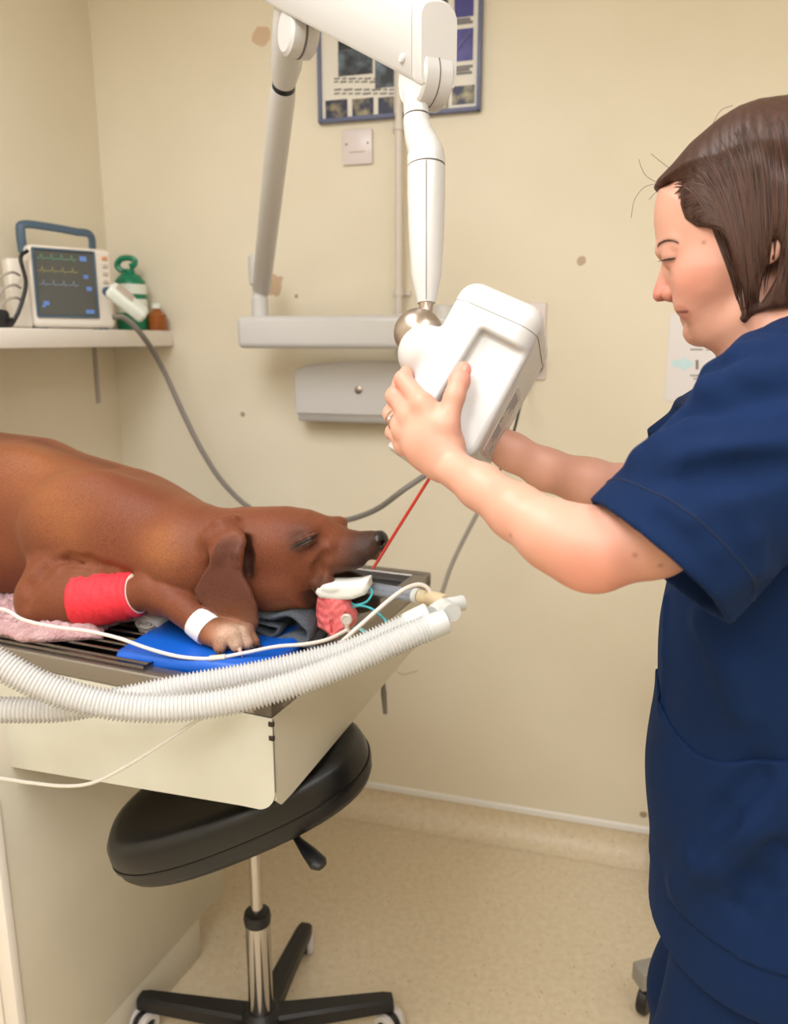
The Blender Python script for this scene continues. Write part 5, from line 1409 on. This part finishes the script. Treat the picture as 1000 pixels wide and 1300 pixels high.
for sg in (1, -1):
    B.ell(wm(850.5, 372.5, .0135, sg), (.0100, .0088, .0070), wax, k=.0035)                 # nostril wing
    B.cone(wm(839, 383, .006, sg), .0030, wm(846, 381, .0085, sg), .0026, k=.002, op='sub')
    B.ell(wm(848, 331, .034, sg), (.016, .011, .016), wax, k=.012, op='sub')                # socket
    B.ell(wm(855.5, 328, .029, sg), (.0125, .0120, .0130), wax, k=.004)                      # lidded eye
    B.cone(wm(839, 319, .012, sg), .006, wm(860, 310, .040, sg), .006, k=.012)              # brow bone
    B.cone(wm(844, 321, .024, sg), .0012, wm(860, 318, .044, sg), .0012, k=.003, op='sub')   # lid crease
    B.cone(wm(843, 330.5, .020, sg), .0013, wm(858, 329, .043, sg), .0013, k=.0015, op='sub')
    B.ell(wm(888, 352, .046, sg), (.026, .020, .016), wax, k=.025)                           # cheek
    B.ell(wm(884, 385, .036, sg), (.022, .020, .014), wax, k=.022)
    B.cone(wm(903, 422, .026, sg), .015, wm(952, 396, .052, sg), .014, k=.025)              # jaw line
    B.cone(wm(858, 382, .020, sg), .0016, wm(874, 393, .031, sg), .0016, k=.010, op='sub')   # fold from nose to mouth
    B.ell(wm(982, 302, .075, sg), (.016, .028, .008), np.array([WF * .95 + Zv * .3, Zv * .95 - WF * .3, WL]), k=.006)
    B.ell(wm(980, 300, .084, sg), (.009, .018, .005), np.array([WF * .95 + Zv * .3, Zv * .95 - WF * .3, WL]), k=.003, op='sub')
    B.chain([(wp(863.5, 390.6), .0056), (wm(866, 391.4, .010, sg), .0050), (wm(871.5, 394.3, .020, sg), .0028)], k=.0025)   # upper lip
    B.chain([(wp(870.5, 402.2), .0062), (wm(872.5, 401, .010, sg), .0054), (wm(874.5, 397.5, .019, sg), .0028)], k=.0025)   # lower lip
    B.chain([(wp(856.5, 396.4), .0012), (wm(861.5, 396.4, .010, sg), .0013), (wm(871.5, 395.6, .0225, sg), .0016)], k=.0012, op='sub')   # mouth line
B.ell(wp(885, 421), (.0145, .014, .019), wax, k=.014)
me, co = B.mesh('woman', 2)
skin = s2l((211, 160, 141)); cols = np.tile(skin, (len(co), 1))
nzc = nz if False else (lambda s: sum(np.sin(co @ rng.normal(size=3) * s + rng.uniform(0, 6)) for _ in range(6)) / 6)
mixc(.35 + .5 * nzc(45), (203, 148, 126))
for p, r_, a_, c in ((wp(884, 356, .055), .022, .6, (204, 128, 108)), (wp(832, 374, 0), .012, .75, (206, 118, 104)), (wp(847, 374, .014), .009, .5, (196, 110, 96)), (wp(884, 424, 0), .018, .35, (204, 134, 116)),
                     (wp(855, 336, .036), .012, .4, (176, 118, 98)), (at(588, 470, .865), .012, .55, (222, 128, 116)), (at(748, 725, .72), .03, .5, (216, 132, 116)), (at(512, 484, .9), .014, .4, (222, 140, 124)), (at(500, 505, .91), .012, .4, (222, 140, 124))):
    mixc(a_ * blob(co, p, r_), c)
def near_pts(L): return [p for p in (mark(B, x, y) for x, y in L) if p is not None]
def mir(p): return p - WL * 2 * float((p - WO) @ WL)
up_ = near_pts([(858.5, 391), (860.5, 391.5), (863, 392), (866, 393), (869, 394.2)]); lo_ = near_pts([(866.5, 401), (867.5, 402.5), (869, 400), (870.5, 401.5), (872, 399), (873, 398)])
ml_ = near_pts([(858.5, 396.4), (860, 396.4), (862, 396.4), (864, 396.3), (866, 396.2), (868, 396), (870, 395.8), (872, 395.5)])
for L_, r_, a_, c_ in ((up_, .0024, .38, (184, 106, 96)), (lo_, .0030, .42, (190, 112, 102)), (ml_, .0012, .75, (92, 46, 44))):
    mixc(np.clip(sum(blob(co, p, r_) + blob(co, mir(p), r_) for p in L_), 0, 1) * a_, c_)
nos = near_pts([(840, 382), (843, 382.5)])
mixc(np.clip(sum(blob(co, p, .0018) for p in nos), 0, 1) * .6, (110, 54, 46))
brow_ = near_pts([(834.5, 313), (837, 310), (841, 307.5), (845, 306), (849, 305.5), (853, 305.5), (857, 306.5), (861, 308.5)])
for i, p in enumerate(catmull(brow_, 4)):
    for q_ in (p, mir(p)): mixc(.30 * blob(co, q_, .0021 - .0009 * i / 30), (92, 60, 50))
lash_ = near_pts([(842, 330), (845, 329.5), (849, 328.8), (853, 328.2), (857, 327.5)])
for p in lash_:
    for q_ in (p, mir(p)): mixc(.5 * blob(co, q_, .0020), (120, 76, 64))
hl_ = sum(blob(co, at(px, py, d), .0011) for px, py, d in ())
# faint freckles
for p in (at(648, 680, .757), at(838, 718, .70), at(806, 705, .70), at(893, 308, .82)): mixc(.6 * blob(co, march(B, [CAM + (p - CAM) * .8], (p - CAM) / np.linalg.norm(p - CAM), 120)[0][0], .0016), (110, 66, 52))
vcol(me, cols)
M_skin = mat('skin', rgb(214, 160, 138), .45, bump=(520, .12, .0008), spec=.4, Subsurface_Weight=.12, Subsurface_Scale=.006)
M_skin.node_tree.nodes['Principled BSDF'].inputs['Subsurface Radius'].default_value = (1, .35, .2)
use_vcol(M_skin)
wom = link('person', me, M_skin)
tag(wom, 'woman with brown bob and navy scrubs steadying the x-ray head with both hands', 'person')
# brows, lashes, nails, rings
M_brow = mat('brow_hair', rgb(92, 62, 52), .8)
def surf(px, py, sg=1, lift=.0004):
    p0 = wpl(px, py, .14); 
    if sg < 0: p0 = p0 - WL * 2 * .14
    o, h = march(B, [p0], -WL * sg, 140, .0012); return o[0] + WL * sg * lift
def fsurf(q, l, z, lift=.0005):
    o, h = march(B, [wb(q, l, z)], -WF, 120, .0012); return o[0] + WF * lift
zb0, zb1 = wp(836, 315)[2], wp(858, 307)[2]
for sg in (1, -1):
    P = catmull([p if sg > 0 else mir(p) for p in brow_], 8); bm = nb(); rb2_ = np.random.default_rng(5)
    for i in range(len(P) - 2):
        for k in range(3):
            t_ = P[min(i + 5, len(P) - 1)] - P[i]; o = P[i] + Zv * rb2_.uniform(-.0014, .0014) * (1 - .6 * i / len(P)); out = WF * .35 + WL * sg * .6
            sweep(bm, [o - out * .0004, o + t_ * .5 + Zv * .0006 * (1 - i / len(P)) + out * .0006, o + t_ * .95 - Zv * .0002], [.0003, .00024, .0001], 4)
    build('eyebrow', bm, M_brow, wom)['kind'] = 'stuff'
    P = catmull([p if sg > 0 else mir(p) for p in lash_], 5); bm = nb()
    sweep(bm, P, list(np.interp(np.linspace(0, 1, len(P)), [0, .5, 1], [.0006, .0009, .0006])), 6)
    for i in range(0, len(P)):
        o = P[i]; f_ = i / (len(P) - 1); dv = WF * (1 - .35 * f_) + WL * sg * (.25 + .5 * f_)
        sweep(bm, [o, o + dv * .003 - Zv * .0012, o + dv * .0062 - Zv * .0012], [.0004, .0003, .0001], 5)
    build('eyelashes', bm, mat('lash_hair', rgb(36, 26, 24), .7), wom)['kind'] = 'stuff'
bm = nb(); tn = at(589.5, 472, .8655); 
tv = (thumb[4][0] - thumb[3][0]); tv /= np.linalg.norm(tv); nrm_ = np.array([.55, -.8, .2]); nrm_ -= tv * (nrm_ @ tv); nrm_ /= np.linalg.norm(nrm_)
Mn = Matrix.Identity(4); sd_ = np.cross(nrm_, tv); c_ = thumb[4][0] * .7 + thumb[3][0] * .3 + nrm_ * .0082
for i in range(3): Mn[i][0] = tv[i] * .0085; Mn[i][1] = sd_[i] * .0058; Mn[i][2] = nrm_[i] * .0022; Mn[i][3] = c_[i]
bmesh.ops.create_uvsphere(bm, u_segments=20, v_segments=12, radius=1.0, matrix=Mn); build('thumbnail', bm, mat('nail', rgb(222, 146, 134), .25), wom)
M_silver = mat('silver', rgb(206, 202, 200), .18, 1.0)
P = fing['ring']
for f_, r_, stones in ((.40, .0116, True), (.66, .0110, False)):
    c_ = P[0] + (P[1] - P[0]) * f_; ax_ = P[1] - P[0]; ax_ /= np.linalg.norm(ax_)
    M_ = axisM(c_, ax_); bm = nb()
    lathe(bm, [(r_ - .0006, -.0013), (r_ + .0006, -.0013), (r_ + .0008, 0), (r_ + .0006, .0013), (r_ - .0006, .0013)], M_, 36)
    rg = build('ring', bm, M_silver, wom)
    if stones:
        bm = nb(); out = -FWD * .8 - RGT * .5; out -= ax_ * (out @ ax_); out /= np.linalg.norm(out)
        bmesh.ops.create_icosphere(bm, subdivisions=1, radius=.0022, matrix=Matrix.Translation(V(c_ + out * (r_ + .0014)))); build('ring_stone', bm, mat('clear_stone', rgb(225, 225, 232), .05, .4), rg, angle=10)

# ---------------------------------------------------------------- hair
M_hair = mat('brown_hair', rgb(52, 32, 26), .46, spec=.38)
nt = M_hair.node_tree; b = nt.nodes['Principled BSDF']
tc = nt.nodes.new('ShaderNodeTexCoord'); n = nt.nodes.new('ShaderNodeTexNoise'); mp = nt.nodes.new('ShaderNodeMapping'); mp.inputs['Scale'].default_value = (300, 300, 30)
nt.links.new(tc.outputs['Object'], mp.inputs[0]); nt.links.new(mp.outputs[0], n.inputs['Vector']); n.inputs['Scale'].default_value = 1
r = nt.nodes.new('ShaderNodeValToRGB'); r.color_ramp.elements[0].color = rgb(44, 27, 23); r.color_ramp.elements[1].color = rgb(82, 54, 43)
nt.links.new(n.outputs['Fac'], r.inputs[0]); nt.links.new(r.outputs[0], b.inputs['Base Color'])
Hf = Field(wp(955, 260) - [.20, .20, .19], wp(955, 260) + [.20, .20, .17], .0021)
cap = [(829, 240), (834, 229), (851, 212), (877, 186), (912, 158), (935, 145), (961, 136), (1000, 131), (1048, 141), (1088, 180), (1106, 250), (1100, 330), (1078, 392), (1020, 394), (995, 370), (990, 320), (984, 270), (940, 262), (905, 262), (880, 258), (862, 240), (850, 238), (838, 247)]
def capw(u, v):
    us = [wuv(x, 250)[0] for x in (1100, 1000, 930, 870, 832)]
    return np.interp(u, us, [.084, .089, .088, .076, .050])
Hf.poly(WO, WF, Zv, WL, [wuv(*p) for p in cap], .088, .062, k=0, wfun=capw)
lk_front = [(862, 232), (890, 215), (960, 200), (990, 220), (990, 270), (980, 300), (973, 335), (964, 368), (957, 398), (945, 412), (938, 405), (946, 388), (941, 360), (934, 335), (926, 312), (917, 294), (904, 289), (884, 286), (868, 274), (862, 255)]
lk_back = [(985, 230), (1040, 210), (1075, 250), (1074, 330), (1052, 392), (1000, 391), (966, 395), (972, 378), (986, 350), (992, 325), (988, 290)]
for sg in (1, -1):
    def loff(u, v, sg=sg):
        us = [wuv(x, 300, .08)[0] for x in (1080, 1000, 940, 900, 865)]
        vv = np.clip((wuv(950, 300)[1] - v) / .09, 0, 1)
        return sg * (np.interp(u, us, [.070, .083, .081, .070, .054]) - .012 * vv * vv)
    for lk in (lk_front, lk_back):
        Hf.poly(WO, WF, Zv, WL, [wuv(*p, .08) for p in lk], .0065, .006, k=.014, woff=loff)
def hairdisp(c):
    u = (c - WO) @ WF; l = (c - WO) @ WL; v = c[:, 2] - WO[2]
    ph = np.arctan2(u + .07, np.abs(v) * .4 + .12) * 60 + u * 260
    return c + (np.sign(l) * (.0005 * np.clip(np.abs(l) / .06, 0, 1)) * np.sin(ph + 2 * np.sin(u * 90)))[:, None] * WL
me, ch = Hf.mesh('hair', 2, hairdisp)
hair = link('hair', me, M_hair, wom)
# individual locks lying over the bob
bm = nb(); bm2 = nb()
rs_ = np.random.default_rng(3)
tops = [(838, 232), (862, 206), (890, 178), (915, 158), (945, 145), (980, 138), (1020, 138), (1055, 165)]
ends = [(942, 404), (946, 406), (952, 398), (958, 390), (968, 391), (985, 388), (1020, 388), (1055, 386)]
mids = [(890, 258), (912, 255), (928, 250), (945, 245), (965, 240), (1000, 235), (1035, 235), (1070, 250)]
ix = np.linspace(0, 1, 8)
def lerpl(Ls, s): return np.array([np.interp(s, ix, [p[0] for p in Ls]), np.interp(s, ix, [p[1] for p in Ls])])
class Both:
    @staticmethod
    def sample(p): return np.minimum(Hf.sample(p), B.sample(p))
tops2 = [(836, 244), (846, 239), (856, 236), (862, 246), (866, 260), (874, 274), (888, 284), (906, 289)]
mids2 = [(900, 246), (908, 250), (914, 256), (916, 262), (914, 272), (918, 284), (924, 296), (930, 312)]
ends2 = [(962, 395), (956, 398), (952, 400), (948, 404), (945, 406), (943, 402), (941, 392), (940, 380)]
for k in range(640):
    s = rs_.uniform(0, 1); sg = 1 if k % 3 else -1
    A3, M3, E3 = (tops, mids, ends) if k % 8 < 5 else (tops2, mids2, ends2)
    if A3 is tops2: s = .25 + .75 * s
    a_, m_, e_ = lerpl(A3, s), lerpl(M3, np.clip(s + rs_.normal(0, .03), 0, 1)), lerpl(E3, np.clip(s + rs_.normal(0, .05), 0, 1))
    t0 = rs_.uniform(0.06, .35) if A3 is tops else rs_.uniform(-.02, .04); t1 = rs_.uniform(.75, 1.0)
    tt = np.linspace(t0, t1, 14)[:, None]
    P2 = (1 - tt) ** 2 * a_ + 2 * tt * (1 - tt) * (2 * m_ - (a_ + e_) / 2) + tt ** 2 * e_
    p0 = np.array([wpl(x, y, .085) for x, y in P2]) + WL * .05
    if sg < 0: p0 = p0 - WL[None] * (2 * .135)
    o, h = march(Both, p0, -WL * sg, 75, .002)
    if h.sum() < 9: continue
    o = o[h]
    if np.max(np.linalg.norm(np.diff(o, axis=0), axis=1)) > .03: continue
    o = o + WL * sg * .0004
    rr_ = rs_.uniform(.0005, .0012)
    sweep(bm2 if k % 5 == 0 else bm, list(o), list(rr_ * np.interp(np.linspace(0, 1, len(o)), [0, .2, .8, 1], [.2, 1, 1, .2])), 5)
build('hair_strands', bm, M_hair, hair, angle=None)['kind'] = 'stuff'
build('lighter_strands', bm2, mat('light_brown_hair', rgb(78, 50, 41), .42, spec=.4), hair, angle=None)['kind'] = 'stuff'
bm = nb()
for k, pts in enumerate(([(836, 236), (828, 243), (822, 250)], [(838, 232), (820, 222), (812, 208), (810, 200)], [(850, 214), (832, 200), (826, 195)], [(834, 235), (818, 240), (806, 256), (802, 278)], [(905, 162), (915, 146), (930, 140)])):
    sweep(bm, catmull([wp(x, y, .01 * (k - 2)) for x, y in pts], 5), .00025, 4)
build('flyaway_hair', bm, M_hair, hair, angle=None)['kind'] = 'stuff'

# ---------------------------------------------------------------- scrub tunic
M_scrub = mat('navy_scrub_cotton', rgb(8, 31, 67), .85, spec=.18, bump=(700, .25, .0006), noise=(6, rgb(10, 35, 75), .35, .7))
M_scrub.node_tree.nodes['Principled BSDF'].inputs['Sheen Weight'].default_value = .05
M_scrub.node_tree.nodes['Principled BSDF'].inputs['Sheen Tint'].default_value = rgb(70, 120, 190)
ZH = .775
qf = wuv(827, 900)[0]                    # front of the tunic
S = Field(np.array([.18, .52, ZH - .02]), np.array([.84, 1.36, 1.60]), .0032)
tc_ = lambda y, dq=0: wb(qf - .132 + dq, 0, wp(900, y)[2])
CH = [(wb(qf - .175, 0, 1.375), .125), (wb(qf - .145, 0, 1.27), .172), (wb(qf - .134, 0, 1.15), .172), (wb(qf - .132, 0, .98), .172), (wb(wuv(830, 1150)[0] - .134, 0, .80), .186), (wb(wuv(830, 1150)[0] - .134, 0, .70), .19)]
S.chain(CH, k=.03, flat=(WF, .74))
S.cone(SN - WL * .01 + Zv * .004, .068, SFar + WL * .01 + Zv * .004, .068, k=.05)
S.chain([(wp(1012, 478), .078), (wp(1004, 446), .069)], k=.03)
S.cone(wpl(1012, 432, .060), .026, wpl(980, 474, .125), .045, k=.03)
def sleeve(hc, rh, sj, rs2, ln, k=.03, wall=.0085):
    ax_ = sj - hc; L_ = np.linalg.norm(ax_); ax_ /= L_
    def f(X, Y, Z, dr=0.0, s0=0.0, s1=L_ + .02):
        x, y, z = X - hc[0], Y - hc[1], Z - hc[2]
        s = x * ax_[0] + y * ax_[1] + z * ax_[2]
        rad = np.sqrt(np.maximum(x * x + y * y + z * z - s * s, 1e-12))
        an = np.arctan2((x * WL[0] + y * WL[1]), z)
        fl = .0022 * np.sin(an * 5 + s * 14) * np.clip(1 - s / .2, 0, 1)
        return np.maximum(rad - (rh + (rs2 - rh) * np.clip(s / L_, 0, 1) + dr + fl), np.maximum(s0 - s, s - s1))
    ext = max(rh, rs2) + .01
    S.put(f, np.minimum(hc, sj) - ext, np.maximum(hc, sj) + ext, k)
    def fi(X, Y, Z): return f(X, Y, Z, -wall, -.03, .05)
    S.put(fi, hc - ext, hc + ext, 0.0, 'sub')
HN = at(833, 712, .730)
sleeve(HN, .0825, SN - FWD * .03, .080, .2)
HFar = at(860, 600, 1.075); sleeve(HFar, .072, SFar, .080, .2)
# neck opening
S.cone(wp(1004, 446), .0620, wp(975, 380), .080, k=.004, op='sub')
S.cone(wp(965, 440), .028, wp(985, 400), .05, k=.006, op='sub')
S.plane_cut((0, 0, ZH), (0, 0, -1.0))
# creases: soft raised folds and furrows laid on the cloth
def crease(pts, r_, op='add', k=.016, inset=.55):
    P = [mark(S, x, y) for x, y in pts]
    if any(p is None for p in P): print('crease missed', pts); return
    P = [p + FWD * r_ * (inset if op == 'add' else -.25) for p in P]
    n_ = len(P)
    S.chain([(p, r_ * (1 - .45 * i / (n_ - 1))) for i, p in enumerate(P)], k=k, op=op)
crease([(822, 583), (870, 583), (930, 578), (998, 568)], .013, k=.02)
crease([(885, 603), (920, 600), (960, 596), (998, 590)], .008, 'sub', k=.02)
crease([(868, 512), (905, 492), (950, 475), (998, 465)], .010)
crease([(862, 530), (900, 522), (960, 505), (998, 500)], .008, 'sub')
crease([(905, 470), (940, 450), (985, 440)], .008)
crease([(840, 560), (880, 545), (920, 540)], .008)
crease([(850, 640), (880, 660), (910, 700)], .007)
crease([(940, 640), (955, 680), (960, 720)], .008)
crease([(848, 760), (846, 830), (842, 900)], .005, k=.01)
crease([(990, 1000), (950, 1045), (905, 1090), (870, 1130)], .013, k=.03)
crease([(960, 985), (915, 1035), (880, 1080)], .010, 'sub', k=.03)
crease([(985, 1080), (960, 1120), (940, 1150)], .010, 'sub', k=.03)
crease([(900, 790), (930, 850), (940, 900)], .010, k=.03)
G0 = S.G.copy()
me, cs_ = S.mesh('scrub_tunic', 2)
tunic = link('scrub_tunic', me, M_scrub, wom)
# sleeve hem stitching
ax_ = SN - HN; ax_ /= np.linalg.norm(ax_); M_st = mat('navy_stitching', rgb(12, 28, 60), .8)
bm = nb(); Mh = axisM(HN, ax_); P = []
for t_ in np.linspace(0, 2 * math.pi, 73):
    d_ = np.array((Mh.to_3x3() @ Vector((math.cos(t_), math.sin(t_), 0)))[:]); o, h = march(S, [HN + ax_ * .024 + d_ * .13], -d_, 60, .0025)
    if h[0]: P.append(o[0] + d_ * .0002)
sweep(bm, P, .0007, 5); build('hem_stitching', bm, M_st, tunic)
# patch pocket
pk = [(800, 900), (829, 903), (834, 920), (846, 934), (866, 943), (886, 950), (910, 951), (940, 946), (970, 941), (1000, 938), (1040, 936), (1075, 936), (1075, 1215), (1000, 1192), (930, 1172), (836, 1146), (800, 1146)]
S.G = np.where(np.abs(G0) < .03, np.maximum(G0 - .0042, -(G0 + .003)), .02).astype(np.float32)
S.poly(WO, WF, Zv, WL, [wuv(*p, .13) for p in pk], .13, .001, k=0, op='and', woff=lambda u, v: .13 + 0 * u)
# keep only inside the outline
Pm = Field(S.lo, S.hi - S.h * .5, S.h)
Pm.poly(WO, WF, Zv, WL, [wuv(*p, .13) for p in pk], .13, .001, k=0, woff=lambda u, v: .13 + 0 * u)
nm_ = np.minimum(S.G.shape, Pm.G.shape); S.G = S.G[:nm_[0], :nm_[1], :nm_[2]]; S.G = np.maximum(S.G, Pm.G[:nm_[0], :nm_[1], :nm_[2]])
me, _ = S.mesh('pocket', 1); link('pocket', me, M_scrub, tunic)
# ---------------------------------------------------------------- trousers and shoes
Tf = Field(np.array([.16, .50, .03]), np.array([.86, 1.40, .86]), .0042)
qh = wuv(836, 1170)[0]; qk = wuv(818, 1300)[0]
Tf.chain([(wb(qh - .132, 0, .84), .150), (wb(qh - .132, 0, .76), .160)], k=.02, flat=(WF, .72))
for sg in (1, -1):
    zk = wp(830, 1300)[2]
    Tf.chain([(wb(qh - .118, .074 * sg, .78), .095), (wb(qk - .096, .082 * sg, zk), .092), (wb(qk - .10, .095 * sg, .45), .088), (wb(qk - .115, .10 * sg, .09), .085)], k=.03, flat=(WF, 1.0))
Tf.plane_cut((0, 0, .05), (0, 0, -1.0))
me, _ = Tf.mesh('trousers', 2); link('trousers', me, M_scrub, wom)
M_shoe = mat('black_clog', rgb(26, 26, 28), .5)
for sg in (1, -1):
    Sf = Field(wb(qk - .08, .10 * sg, .05) - [.2, .2, .055], wb(qk - .08, .10 * sg, .05) + [.2, .2, .09], .004)
    a0 = wb(qk - .16, .10 * sg, .045); a1 = wb(qk + .055, .105 * sg, .035)
    Sf.cone(a0, .043, a1, .036, k=.01); Sf.cone(a0 + Zv * .03, .036, a0 + WF * .06 + Zv * .03, .036, k=.02)
    Sf.cone(a0 - Zv * .03, .036, a1 - Zv * .022, .038, k=.015); Sf.plane_cut((0, 0, .002), (0, 0, -1.0))
    me, _ = Sf.mesh('shoe', 2); link('shoe', me, M_shoe, wom)
